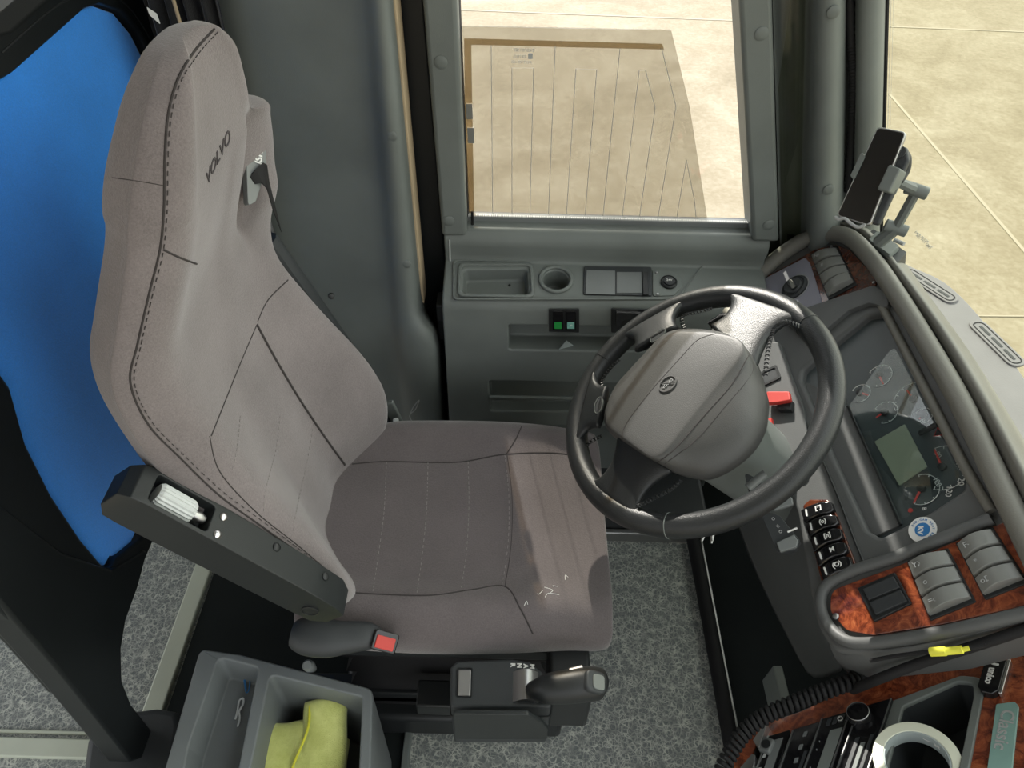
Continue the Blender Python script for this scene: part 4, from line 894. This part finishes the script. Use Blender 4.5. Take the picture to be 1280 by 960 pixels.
def rocker_bank(quad, n, parent, mat='switch', bez='black', marks=None, hgt=.012, press=None, name='rocker_switch'):
    """quad: pixel corners of the bank (start-left, start-right, end-right, end-left) on the dash face"""
    A, B, Cc, D = [V(DF.px(x, y, .005)) for x, y in quad]
    bz_ = mk('switch_frame', prism(DF, [tuple(V((p.x, p.y))) for p in [A+(A-Cc)*.05, B+(B-D)*.05, Cc+(Cc-A)*.05, D+(D-B)*.05]], .0, .006), bez, parent, bevel=.0015)
    for i in range(n):
        t0, t1 = (i+.05)/n, (i+.93)/n; a, b2, c, d = A.lerp(D, t0), B.lerp(Cc, t0), B.lerp(Cc, t1), A.lerp(D, t1); rows = []
        for k in range(9):
            u = k/8; h = hgt*(.30+.85*math.sin(PI*(.12+.76*u)))+(.006*u if (press and press[i]) else 0); p, q = a.lerp(b2, u), d.lerp(c, u); e = (q-p)*.04
            rows.append([DF.pt(*p, .004), DF.pt(*p, h*.9), DF.pt(*(p+e), h), DF.pt(*(q-e), h+.0008), DF.pt(*q, h*.9), DF.pt(*q, .004)])
        s = mk(name, loft(rows), mat, bz_, bevel=.0008)
        if marks and marks[i]:
            m_ = (a.lerp(b2, .26)+d.lerp(c, .26))/2; dirv = (b2-a); text('switch_symbol', marks[i], .011, DF, m_.x, m_.y, hgt*(.30+.85*math.sin(PI*(.12+.76*.26)))+.0010, 'greyprint', s, rot=math.atan2(dirv.y, dirv.x))
            sy = s.children[-1]
    return bz_
rocker_bank([(1015, 319), (1046, 310), (1068, 354), (1036, 372)], 4, wl, marks=['HH', 'II', None, None], hgt=.014, press=[0, 0, 0, 1])
# ---- instrument cluster inside the opening
cl0 = mk('cluster_face', prism(DF, rpoly(dpx([(990, 462), (1085, 385), (1110, 390), (1215, 590), (1212, 620), (1100, 682)], -.016), .004), -.02, -.016), 'dial', da)
mk('cluster_lens', prism(DF, rpoly(dpx([(1062, 508), (1118, 432), (1202, 596), (1126, 654)], -.006), .01), -.0045, -.0035), 'lens', cl0)
mk('cluster_bar', tube([DF.P3(1060, 508, -.010), DF.P3(1126, 656, -.010)], .003, 6), 'black', cl0)
mk('cluster_shelf', prism_px(DF, [(1000, 474), (1056, 500), (1126, 656), (1090, 672)], -.03, -.011, .004), 'dash', cl0, bevel=.003)
mk('surround_groove', tube(cat([DF.P3(x, y, .0005) for x, y in ((988, 488), (1008, 530), (1044, 612), (1076, 694), (1090, 708), (1160, 684), (1222, 662), (1240, 644))], 5), .0022, 6), 'black', da)
def gauge(cx, cy, r, a0, a1, needle=None, nums=(), ticks=9, nl=.8, num_size=.012):
    w = -.0155; u = DF.px(cx, cy, w)
    g = mk('gauge', lathe(DF, [(r*1.02, w), (r*1.02, w+.0006), (.001, w+.0006)], 36, *u), 'dial', cl0)
    pts = []
    mk('gauge_scale', tube([DF.pt(u[0]+r*.95*math.cos(a0+(a1-a0)*i/20), u[1]+r*.95*math.sin(a0+(a1-a0)*i/20), w+.001) for i in range(21)], .0006, 4), 'white', g)
    tk = []
    for i in range(ticks):
        a = a0+(a1-a0)*i/(ticks-1); tk.append(tube([DF.pt(u[0]+r*k*math.cos(a), u[1]+r*k*math.sin(a), w+.001) for k in (.82, .96)], .0007, 4))
    mk('gauge_ticks', join(*tk), 'white', g, kind='stuff')
    for k, s in enumerate(nums):
        a = a0+(a1-a0)*k/max(1, len(nums)-1); text('gauge_number', s, num_size, DF, u[0]+r*.62*math.cos(a), u[1]+r*.62*math.sin(a), w+.0008, 'white', g, rot=-PI/2)
    if needle is not None:
        q = DF.px(*needle, w+.004); mk('needle', tube([DF.pt(*u, w+.004), DF.pt(u[0]+(q[0]-u[0]), u[1]+(q[1]-u[1]), w+.004)], [.0022, .0012], 6), 'redneedle', g, label='red needle')
        mk('needle_cap', lathe(DF, [(.006, w+.001), (.006, w+.006), (.002, w+.007)], 16, *u), 'black', g)
    return g
gauge(1107, 516, .021, -2.2, 2.2, (1095, 522), ticks=8)
gauge(1143, 500, .034, -.9, 3.2, (1134, 488), ticks=10)
gauge(1179, 585, .038, -2.3, 1.5, (1168, 562), nums=('120', '100', '80'), ticks=12, num_size=.011)
gauge(1153, 612, .026, -2.4, 1.4, (1142, 629), ticks=7)
gauge(1100, 470, .022, -2.2, 2.2, (1104, 480), ticks=8)
gauge(1076, 492, .018, -2.2, 2.2, (1085, 494), ticks=8)
gauge(1155, 520, .014, -2.2, 2.2, (1149, 524), nums=('8', ), ticks=6)
mk('display', prism_px(DF, [(1093, 552), (1131, 530), (1159, 583), (1124, 607)], -.0155, -.0135, .002), 'lcd', cl0, label='olive grey display screen')
text('cluster_number', '20', .013, DF, *DF.px(1201, 602, -.0148), -.0148, 'white', cl0, rot=-2.1)
text('cluster_number', '120', .012, DF, *DF.px(1186, 614, -.0148), -.0148, 'white', cl0, rot=-2.1)
tri = lambda cx, cy, r: [DF.px(cx+r*math.cos(a), cy+r*math.sin(a), -.0148) for a in (0.4, 2.5, 4.6)]
mk('warning_triangle', tube([DF.pt(u, v, -.0145) for u, v in tri(1173, 541, 7)], .0009, 5, closed=True), 'redneedle', cl0)
mk('warning_lamp', lathe(DF, [(.0035, -.0155), (.0035, -.0145), (.001, -.0144)], 12, *DF.px(1138, 638, -.015)), 'redneedle', cl0)
text('fuel_symbol', 'B', .009, DF, *DF.px(1155, 636, -.0148), -.0148, 'white', cl0, rot=-2.0)
mk('reset_stalk', tube([DF.P3(1150, 541, -.012), DF.P3(1172, 530, -.002)], .006, 8, flat=.6), 'black', cl0)
# round sticker
cu = DF.px(1153, 662, .001); stk = mk('round_sticker', lathe(DF, [(.0195, 0), (.0195, .001), (.001, .0011)], 36, *cu), 'white')
tagd(stk, 'small round white sticker with blue picture on the cluster surround', 'sticker')
mk('sticker_print', lathe(DF, [(.0105, .0011), (.0105, .0014), (.001, .0014)], 24, *cu), 'bluep', stk)
text('sticker_lettering', 'KV', .010, DF, cu[0]-.003, cu[1], .0015, 'white', stk, rot=-2.0, bold=.0004)
for i, ch in enumerate('RADIOAM BEAT RADIO'):
    a = 2.3-i*.24; text('sticker_lettering', ch, .0042, DF, cu[0]+.0150*math.cos(a), cu[1]+.0150*math.sin(a), .0012, 'bluep', stk, rot=a-PI/2) if ch != ' ' else None
# ---- five black door switches in a row
db = mk('switch_strip', prism_px(DF, [(1003, 632), (1012, 624), (1034, 624), (1042, 634), (1072, 712), (1068, 716), (1032, 732), (1026, 726)], -.002, .004, .006), 'wood_dark', da, bevel=.002)
q5 = [(1002, 638), (1040, 626), (1069, 712), (1032, 730)]
A, B, Cc, D = [V(DF.px(x, y, .005)) for x, y in q5]
syms = ['[*]', '(o)', '[n]', 'M', '(O)']
for i in range(5):
    t0, t1 = (i+.04)/5, (i+.96)/5; a, b2, c, d = A.lerp(D, t0), B.lerp(Cc, t0), B.lerp(Cc, t1), A.lerp(D, t1); rows = []
    for k in range(9):
        u = k/8; h = .006+.011*math.sin(PI*(.1+.75*u)); p, q = a.lerp(b2, u), d.lerp(c, u); e = (q-p)*.10; sq = 1-.35*max(0, (u-.8)/.2)**2; m_ = (p+q)/2; p = m_+(p-m_)*sq; q = m_+(q-m_)*sq
        rows.append([DF.pt(*p, .002), DF.pt(*p, h*.8), DF.pt(*(p+e), h), DF.pt(*(q-e), h), DF.pt(*q, h*.8), DF.pt(*q, .002)])
    s = mk('push_switch', loft(rows), 'gloss', db, bevel=.001)
    m_ = (a.lerp(b2, .62)+d.lerp(c, .62))/2; r_ = math.atan2((b2-a).y, (b2-a).x); text('switch_symbol', syms[i], .010, DF, m_.x, m_.y, .0182, 'white', s, rot=r_, bold=.0003)
    m_ = (a.lerp(b2, .20)+d.lerp(c, .20))/2; mk('indicator_bar', prism(DF, rect(m_.x, m_.y, .0025, .0125, .001, 3, r_), .010, .0158), 'white', s)
# ---- wood panel on the aisle side
wr_ = [(1038, 738), (1120, 708), (1205, 672), (1262, 650), (1345, 640), (1350, 742), (1280, 757), (1180, 780), (1090, 794), (1058, 788), (1038, 765)]
wd = mk('wood_panel', prism_px(DF, wr_, -.001, .004, [.02, 0, 0, 0, 0, 0, 0, 0, .015, .02, .02]), 'wood', da, bevel=.001)
mk('panel_roll', tube(cat([DF.P3(x, y, .006) for x, y in ((1350, 752), (1280, 767), (1180, 790), (1090, 804), (1052, 798), (1028, 768), (1030, 736), (1060, 716), (1120, 696), (1180, 672), (1240, 648))], 6), .0085, 12), 'dash', da)
bl_ = mk('blank_switch_frame', prism_px(DF, [(1071, 735), (1118, 715), (1139, 754), (1092, 777)], .003, .008, .002), 'black', wd, bevel=.0015)
for p in ([(1078, 736), (1116, 720), (1124, 734), (1085, 750)], [(1086, 753), (1125, 737), (1133, 751), (1094, 768)]):
    mk('switch_blank', prism_px(DF, p, .007, .0115, .0015), 'trim_dark', bl_, bevel=.001)
rocker_bank([(1137, 704), (1184, 689), (1216, 750), (1164, 772)], 3, wd, marks=['YX', 'o', '=o'], hgt=.019, press=[0, 0, 0])
rocker_bank([(1198, 681), (1240, 662), (1282, 726), (1232, 746)], 3, wd, marks=['F-', '*', 'oD'], hgt=.019)
for p, cr in (((1263, 659), 1), ((1044, 770), 0)): screw(DF, *DF.px(*p, .006), .004, .0055 if cr else .0048, 'steel', wd, cross=bool(cr))
# red lever and square slot on the inner flank
IF = Fr(DF.P3(965, 480, .014), (-.66, -.04, .75), up=(0, 1, 0))
fl = mk('inner_flank', prism_px(IF, [(935, 425), (975, 428), (986, 462), (1004, 508), (1012, 560), (1010, 600), (985, 600), (960, 560)], -.03, .0, .01), 'dash', da, bevel=.006)
sq_ = mk('square_slot', ringpr(IF, rect(*IF.px(963, 470), .036, .034, .004), rect(*IF.px(963, 470), .027, .025, .003), -.001, .003), 'black', fl)
mk('slot_well', prism(IF, rect(*IF.px(963, 470), .027, .025, .003), -.001, .0012), 'trim_dark', sq_)
rdl = mk('parking_brake_lever', prism_px(IF.off(.02), [(958, 489), (986, 489), (988, 500), (972, 503), (958, 504)], -.010, .000, .003), 'red', da, bevel=.003, label='red plastic lever')
mk('lever_foot', prism_px(IF.off(.004), [(970, 500), (990, 500), (988, 512), (972, 512)], -.006, .008, .002), 'black', rdl, bevel=.001)
mk('red_tab', prism_px(IF.off(.01), [(958, 524), (964, 522), (965, 532), (960, 534)], -.004, .004), 'red', da)
# lower cowl between column and dash
mk('lower_cowl', sheet([[DF.P3(x, y, w) for x, y, w in r] for r in (((905, 600, -.16), (940, 600, -.12), (985, 600, -.05), (1006, 640, -.012)), ((920, 660, -.20), (950, 668, -.16), (990, 672, -.08), (1016, 690, -.015)), ((948, 730, -.24), (975, 738, -.20), (1005, 735, -.12), (1028, 745, -.02)), ((985, 800, -.26), (1000, 800, -.24), (1022, 795, -.16), (1036, 800, -.03)), ((1010, 850, -.28), (1025, 850, -.26), (1045, 845, -.2), (1060, 835, -.03)))], .006, NP*-1), 'dash', da, subs=1)
# skirt under the aisle-side wood panel
sk = [[DF.P3(x, y, w) for x, y, w in r] for r in (
    ((1030, 790, .0), (1058, 806, .004), (1100, 812, .004), (1180, 798, .004), (1280, 775, .004), (1370, 755, .004)),
    ((1032, 808, -.015), (1062, 822, -.005), (1105, 826, -.005), (1180, 807, -.005), (1280, 779, -.005), (1370, 761, -.005)),
    ((1045, 830, -.045), (1070, 842, -.035), (1110, 841, -.03), (1180, 815, -.025), (1280, 784, -.025), (1370, 765, -.025)),
    ((1060, 842, -.11), (1085, 852, -.10), (1115, 848, -.10), (1180, 820, -.10), (1280, 789, -.10), (1370, 770, -.10)))]
mk('dash_skirt', sheet(sk, .008, NP*-1), 'dash', da, subs=1)
# ================================================================== LOWER CONSOLE
ce = thing('radio_console', (.7, .4, 0), 'burl wood radio console with open tray below the switch panel', 'console')
NC = V((-.50, .34, .80)).normalized(); CP = pix(1100, 900, (0, 0, .545), (0, 0, 1)); CF = Fr(CP, NC, a=(-.56, -.83, 0))
cface = [(1060, 862), (1110, 848), (1200, 828), (1290, 812), (1400, 800), (1400, 1040), (1010, 1060), (925, 1010), (905, 960), (925, 915), (1000, 890)]
cb = mk('console_body', prism_px(CF, cface, -.28, -.004, .01), 'dash', ce)
wp = mk('wood_top', prism_px(CF, cface, -.0035, 0, .01), 'wood', ce)
trayo = rpoly([CF.px(x, y) for x, y in ((1120, 882), (1200, 850), (1224, 852), (1225, 872), (1203, 985), (1190, 1040), (1080, 1040))], [.01, .012, .01, .01, .01, .01, .01])
slot = [(936, 912), (1110, 862), (1124, 874), (1075, 1040), (900, 1010)]
cut(cb, [prism(CF, grow(trayo, -.006), -.10, .03), prism_px(CF, slot, -.16, .03)])
cut(wp, [prism(CF, grow(trayo, -.006), -.02, .03), prism_px(CF, slot, -.02, .03)])
mk('radio_slot_frame', prism_px(CF.off(-.05), [(x, y) for x, y in slot], -.12, -.045), 'black', ce)
mk('tray_rim', ringpr(CF, grow(trayo, .006), grow(trayo, -.009), -.003, .005), 'trim', ce, bevel=.002)
ti = grow(trayo, -.006); tb_ = grow(trayo, -.014); n = len(ti)
mk('tray_liner', loft([[CF.pt(u, v, .002) for u, v in ti], [CF.pt(u, v, -.085) for u, v in tb_]], cap=False), 'trim_dark', ce)
mk('tray_floor', prism(CF, tb_, -.09, -.082), 'trim_dark', ce)
# radios: three shallow units stacked across the slot
def unit(x0, x1, name, label, cat_, w=.006, slant=-.33, y0=880, y1=1030, dyl=0):
    """front panel between two long edges that leave the row (x0|x1, y0) with the slope of the photo"""
    pts = [(x0, y0+(x1-x0)*.30+dyl), (x1, y0), (x1+(y1-y0)*slant, y1), (x0+(y1-y0)*slant, y1)]
    o = mk(name, prism_px(CF, pts, -.10, w, .002), 'gloss', bevel=.0015); tagd(o, label, cat_); return o, pts
def on_unit(o, pts, s0, s1, t0, t1, w0, w1, name, mat, bev=.0005, w=.006):
    P = [V(CF.px(x, y, w)) for x, y in pts]
    f = lambda s, t: tuple((P[0].lerp(P[1], s)).lerp(P[3].lerp(P[2], s), t))
    return mk(name, prism(CF, [f(s0, t0), f(s1, t0), f(s1, t1), f(s0, t1)], w+w0, w+w1), mat, o, bevel=bev)
def uv_unit(pts, s, t, w=.006):
    P = [V(CF.px(x, y, w)) for x, y in pts]; return tuple((P[0].lerp(P[1], s)).lerp(P[3].lerp(P[2], s), t))
r1, p1 = unit(1072, 1116, 'car_radio', 'black car radio with big round volume knob next to the open tray', 'radio', .010, y0=872)
for s, nme in ((.03, 'chrome_edge'), (.95, 'chrome_edge')): on_unit(r1, p1, s, s+.035, .01, .99, 0, .0018, nme, 'steel', 0, .010)
on_unit(r1, p1, .28, .40, .30, .98, 0, .001, 'cassette_slot', 'trim_dark', 0, .010); on_unit(r1, p1, .50, .62, .36, .98, 0, .002, 'radio_button_bar', 'trim', 0, .010); on_unit(r1, p1, .70, .80, .30, .98, 0, .001, 'radio_trim', 'trim_dark', 0, .010)
mk('volume_knob', lathe(CF, [(.017, .008), (.016, .026), (.0145, .028), (.0140, .0265), (.003, .0268)], 32, *uv_unit(p1, .26, .13, .010)), 'gloss', r1)
mk('knob_ring', tube([CF.pt(uv_unit(p1, .26, .13, .010)[0]+.0152*math.cos(k*PI/16), uv_unit(p1, .26, .13, .010)[1]+.0152*math.sin(k*PI/16), .0278) for k in range(32)], .0005, 5, closed=True), 'steel', r1)
r2, p2 = unit(1027, 1070, 'radio_tuner', 'black radio tuner with pale display bar between car radio and tachograph', 'radio', .006, y0=886)
on_unit(r2, p2, .0, .035, .0, .99, 0, .0018, 'chrome_edge', 'steel', 0); on_unit(r2, p2, .42, .78, .16, .98, 0, .0012, 'display_bar', 'trim', 0); on_unit(r2, p2, .82, .86, .05, .98, 0, .0012, 'trim_line', 'steel', 0)
for i in range(4): b_ = on_unit(r2, p2, .22+.19*i, .34+.19*i, .03, .10, 0, .0018, 'radio_button', 'trim_dark', .0004)
for i, t in enumerate((.25, .33, .50, .62, .74)): text('button_print', '-', .010, CF, *uv_unit(p2, .22, t), .0066, 'greyprint', r2, rot=.3)
u = uv_unit(p2, .62, .065); mk('power_ring', ringpr(CF, circ(*u, .004, 16), circ(*u, .003, 16), .006, .0085), 'white', r2)
r3, p3 = unit(990, 1024, 'tachograph', 'black tachograph with bright metal edge left of the tuner, partly under the coiled cord', 'tachograph', .004, y0=902)
on_unit(r3, p3, .04, .09, .02, .99, 0, .0018, 'chrome_edge', 'steel', 0, .004)
for i in range(6): on_unit(r3, p3, .55, .68, .08+.14*i, .13+.14*i, 0, .002, 'tachograph_button', 'trim_light', .0003, .004)
on_unit(r3, p3, .80, .92, .3, .98, 0, .001, 'paper_slot', 'trim_dark', 0, .004)
r4, p4 = unit(958, 988, 'control_unit', 'black control unit with grey display at the outer end of the radio stack', 'control unit', .003, y0=912)
on_unit(r4, p4, .42, .80, .08, .98, 0, .0012, 'display_bar', 'trim_light', 0, .003); on_unit(r4, p4, .06, .12, .0, .99, 0, .0018, 'chrome_edge', 'steel', 0, .003)
for i in range(5): on_unit(r4, p4, .17, .28, .05+.17*i, .10+.17*i, 0, .0018, 'unit_button', 'greyprint', .0003, .003)
# two angled metal clips next to the cord
for (pl, lb) in ((((941, 925), (956, 903), (959, 905), (948, 935)), 'silver bracket clip beside the coiled cord, farther from the aisle'), (((925, 960), (940, 942), (944, 944), (938, 975)), 'silver bracket clip beside the coiled cord, nearer to the aisle')):
    g_ = thing('bracket_clip', CF.P3(*pl[0], 0), lb, 'clip')
    mk('clip_plate', prism_px(CF, pl, -.02, .012, .001), 'chrome', g_, bevel=.001); p_ = CF.P3((pl[0][0]+pl[3][0])/2+6, (pl[0][1]+pl[3][1])/2-2, .010)
    mk('clip_body', box(p_-CF.a*.012, CF.a*.024, CF.b*.018, -CF.n*.03), 'trim_light', g_, bevel=.003)
    mk('clip_hole', lathe(Fr(p_+CF.b*.009+CF.n*.0, CF.n, a=CF.a), [(.007, .0), (.007, .0012), (.001, .0012)], 16), 'black', g_)
# tape roll standing in the tray
TF = Fr(pix(1146, 950, CF.P+CF.n*.012, CF.n), (-.36, .18, .86), a=(1, 0, .4))
tp = thing('tape_roll', tuple(TF.P-TF.n*.02), 'roll of pale translucent adhesive tape standing in the console tray', 'tape')
def annulus(fr, ro, ri, w0, w1, n=48): return loft([[fr.pt(r*math.cos(2*PI*i/n), r*math.sin(2*PI*i/n), w) for i in range(n)] for r, w in ((ri, w0), (ro, w0), (ro, w1), (ri, w1), (ri, w0))], cap=False)
mk('tape_winding', annulus(TF, .053, .040, -.024, .0), 'tape', tp, bevel=.0008); mk('tape_core', annulus(TF, .0398, .038, -.0245, -.001), 'card', tp)
for k, s in enumerate(('(', '%', '-', 'K', 'u')):
    a = .95-k*.36; f = Fr(TF.pt(.0378*math.cos(a), .0378*math.sin(a), -.012), -(TF.a*math.cos(a)+TF.b*math.sin(a)), up=TF.n); text('core_print', s, .012, f, 0, 0, 0, 'white', tp, rot=PI/2)
# plug with lettering, badge
UF = Fr(CF.P3(1243, 848, .0), NC, a=(CF.P3(1251, 820, 0)-CF.P3(1235, 876, 0)))
us = mk('usb_adapter', prism(UF, rpoly([(-.034, -.006), (-.026, -.0125), (.026, -.0125), (.034, -.006), (.034, .006), (.026, .0125), (-.026, .0125), (-.034, .006)], .003), 0, .012), 'gloss', bevel=.0015, seg=3)
tagd(us, 'glossy black oblong adapter with white lettering stuck on the burl wood', 'adapter')
mk('adapter_band', prism(UF, rect(0, -.0145, .058, .004, .001), .001, .010), 'chrome', us, bevel=.0008)
text('adapter_lettering', 'unico', .0125, UF, -.006, .001, .0122, 'white', us, rot=PI, bold=.0004); text('adapter_mark', 'U', .014, UF, .018, .001, .0122, 'white', us, rot=PI, bold=.0009)
GF2 = Fr(CF.P3(1254, 925, 0), NC, a=(CF.P3(1263, 880, 0)-CF.P3(1246, 960, 0)))
bd = mk('name_badge', prism_px(CF, [(1245, 880), (1268, 877), (1273, 882), (1262, 985), (1230, 990)], 0, .005, .003), 'badge', bevel=.0012)
tagd(bd, 'grey green strip badge with silver script at the frame edge of the wood console', 'badge')
text('badge_lettering', 'Classic', .022, GF2, .012, 0, .0052, 'greyprint', bd, rot=PI, bold=.0003)
# cords
pth = cat([DF.P3(*p) for p in ((1400, 745, -.002), (1330, 770, -.004), (1280, 787, -.004), (1220, 807, -.006), (1150, 829, -.012), (1100, 848, -.022))]+[CF.P3(1066, 862, .03)], 10)
cb2 = mk('power_cable', tube(pth, .0072, 10), 'rubber'); tagd(cb2, 'thick black cable running along the seam above the wood console', 'cable')
# coiled cord
cpts = cat([CF.P3(1078, 846, .03), CF.P3(1052, 856, .05), CF.P3(1000, 876, .055), CF.P3(955, 896, .055), CF.P3(925, 922, .05), CF.P3(902, 965, .04), CF.P3(890, 1010, .03)], 60)
L = 0; hel = []; prev = cpts[0]
for i, p in enumerate(cpts):
    t = (cpts[min(i+1, len(cpts)-1)]-cpts[max(i-1, 0)]).normalized(); s = t.cross(V((0, 0, 1))).normalized(); q_ = s.cross(t); L += (p-prev).length; prev = p; a = L/.0085*2*PI
    hel.append(p+(s*math.cos(a)+q_*math.sin(a))*.0095)
co_ = mk('coiled_cord', tube(hel, .0034, 7), 'rubber'); tagd(co_, 'black coiled microphone cord hanging across the front of the radio stack', 'cord')
ywp = cat([DF.P3(1088, 826, .002), DF.P3(1120, 820, .006), DF.P3(1160, 815, .012), DF.P3(1200, 812, .012), DF.P3(1232, 806, .008)], 6)
yw = mk('thin_wire', tube(ywp, .0028, 8), 'rubber'); tagd(yw, 'thin black wire with a yellow connector lying under the switch panel', 'wire')
mk('yellow_connector', tube([DF.P3(1163, 815, .013), DF.P3(1182, 814, .013), DF.P3(1183, 814, .013), DF.P3(1203, 812, .013), DF.P3(1204, 812, .012), DF.P3(1212, 810, .012)], [.0058, .0058, .0048, .005, .003, .003], 10), 'yellow', yw)
# footwell bracket
fb_ = mk('pedal_bracket', box(pz(952, 850, .12), (.02, 0, .0), (.0, -.07, .0), (.004, 0, .07)), 'trim', bevel=.004); tagd(fb_, 'grey metal bracket low in the dark footwell beside the black floor rail', 'bracket')
# ================================================================== PHONE AND HOLDER
ph0 = pix(1090, 222, (0, 1.10, 0), (0, 1, 0)); nP = V((-.70, -.52, .48)).normalized()
edge = V(pix(1114, 161, ph0, nP)-pix(1065, 277, ph0, nP)); HF = Fr(ph0, nP, a=edge)
quad = [(1097, 158), (1133, 165), (1087, 283), (1045, 270)]
uvq = [HF.px(*p) for p in quad]
ph = mk('smartphone', prism(HF, rpoly(uvq, .008, 5), -.009, 0), 'steel', bevel=.0015); tagd(ph, 'black smartphone clamped upright in the holder in front of the windscreen pillar', 'phone')
mk('phone_screen', prism(HF, rpoly(grow(uvq, -.0025), .006, 5), -.0005, .0008), 'gloss', ph)
hd = thing('phone_holder', tuple(pz(1105, 305, .81)), 'black jointed phone holder with square base standing on the dash top', 'phone holder')
hb = HF.off(-.010)
mk('cradle', prism(hb, rpoly([hb.px(x, y) for x, y in ((1112, 178), (1133, 184), (1136, 200), (1098, 282), (1075, 276), (1060, 268))], .006), -.012, 0), 'trim_dark', hd, bevel=.004)
mk('side_grip', prism(HF.off(.0), rpoly([HF.px(x, y) for x, y in ((1113, 206), (1128, 212), (1113, 242), (1098, 238))], .004), -.024, .008), 'trim', hd, bevel=.003)
mk('side_grip', prism(HF.off(.0), rpoly([HF.px(x, y) for x, y in ((1078, 190), (1082, 196), (1068, 226), (1064, 220))], .003), -.02, .004), 'trim', hd, bevel=.002)
mk('bottom_hook', tube(cat([HF.P3(x, y, w) for x, y, w in ((1044, 271, .003), (1048, 274, .005), (1056, 273, .006), (1062, 278, .005), (1072, 284, .005), (1082, 281, .004))], 4), .0028, 8), 'greyprint', hd)
def J(x, y, Y): return py(x, y, Y)
mk('upper_hinge', tube(cat([J(1124, 190, 1.11), J(1131, 198, 1.12), J(1130, 212, 1.12), J(1122, 225, 1.11)], 4), .010, 12), 'trim_dark', hd)
def cyl(p, d, r, L): d = V(d).normalized(); return lathe(Fr(p, d), [(r*.85, -L/2-.001), (r, -L/2), (r, L/2), (r*.85, L/2+.001)], 20)
j1, j2, j3 = J(1146, 238, 1.12), J(1120, 285, 1.125), J(1098, 303, 1.14)
cd = (.9, -.42, -.1)
mk('arm_link', tube([J(1120, 226, 1.115), j1], .0085, 8), 'trim', hd); mk('joint', cyl(j1, cd, .011, .034), 'trim', hd)
mk('arm_link', tube([j1, j2], .0090, 8, flat=.9), 'trim', hd); mk('joint', cyl(j2, cd, .0105, .036), 'trim', hd)
mk('arm_link', tube([j2, j3], .0115, 8), 'trim', hd)
b0 = [pz(x, y, .835) for x, y in ((1082, 292), (1092, 284), (1132, 312), (1120, 332))]
KB = Fr(pz(1107, 305, .835), (-.25, .12, .95), a=(b0[2]-b0[1]))
mk('holder_base', prism_px(KB, [(1078, 298), (1092, 286), (1133, 315), (1119, 332)], -.022, .006, .002), 'trim_dark', hd, bevel=.002)
mk('base_collar', prism_px(KB, [(1086, 299), (1097, 288), (1124, 307), (1112, 318)], .004, .016, .003), 'trim', hd, bevel=.002)
mk('lock_tab', tube([KB.P3(1118, 300, .01), KB.P3(1130, 305, .008)], .004, 8), 'greyprint', hd)
# ================================================================== LIGHT
w = bpy.data.worlds.new('world'); sc.world = w; w.use_nodes = True; N, L_ = w.node_tree.nodes, w.node_tree.links
bg = N['Background']; tc_ = N.new('ShaderNodeTexCoord'); sp = N.new('ShaderNodeSeparateXYZ'); L_.new(tc_.outputs['Generated'], sp.inputs[0])
def wramp(sock, stops, lo=-1, hi=1):
    mr = N.new('ShaderNodeMapRange'); mr.inputs['From Min'].default_value = lo; mr.inputs['From Max'].default_value = hi; L_.new(sock, mr.inputs['Value'])
    r = N.new('ShaderNodeValToRGB'); e = r.color_ramp.elements
    while len(e) < len(stops): e.new(.5)
    for i_, (p_, c_) in enumerate(stops): e[i_].position = p_; e[i_].color = (*c_, 1)
    L_.new(mr.outputs[0], r.inputs['Fac']); return r.outputs['Color']
# sky colour raised ahead of and beside the bus, dimmed on the aisle side to cut its light, dark ground below the horizon
cz = wramp(sp.outputs['Z'], [(.0, (.30, .28, .24)), (.48, (.30, .28, .24)), (.52, (.95, .96, .96)), (1, (.88, .94, .97))])
cy_ = wramp(sp.outputs['Y'], [(.0, (.50, .50, .50)), (.5, (.80, .80, .80)), (1, (1.1, 1.1, 1.1))])
cx_ = wramp(sp.outputs['X'], [(.0, (.6, .6, .6)), (.5, (.9, .9, .9)), (1, (1.8, 1.78, 1.74))])
m1 = N.new('ShaderNodeMixRGB'); m1.blend_type = 'MULTIPLY'; m1.inputs[0].default_value = 1; L_.new(cz, m1.inputs[1]); L_.new(cy_, m1.inputs[2])
m2 = N.new('ShaderNodeMixRGB'); m2.blend_type = 'MULTIPLY'; m2.inputs[0].default_value = 1; L_.new(m1.outputs[0], m2.inputs[1]); L_.new(cx_, m2.inputs[2])
L_.new(m2.outputs[0], bg.inputs['Color']); bg.inputs['Strength'].default_value = 3.1
sl = bpy.data.lights.new('sun', 'SUN'); sl.energy = 9.5; sl.angle = math.radians(.6); sl.color = (1, .95, .86)
so = bpy.data.objects.new('sun', sl); C.objects.link(so); so.rotation_euler = V((.2, -1, -.68)).to_track_quat('-Z', 'Y').to_euler(); so.location = (0, 4, 4)
sc.view_settings.view_transform = 'Standard'; sc.view_settings.look = 'None'; sc.view_settings.gamma = 1; sc.view_settings.exposure = 0; sc.view_settings.use_curve_mapping = False
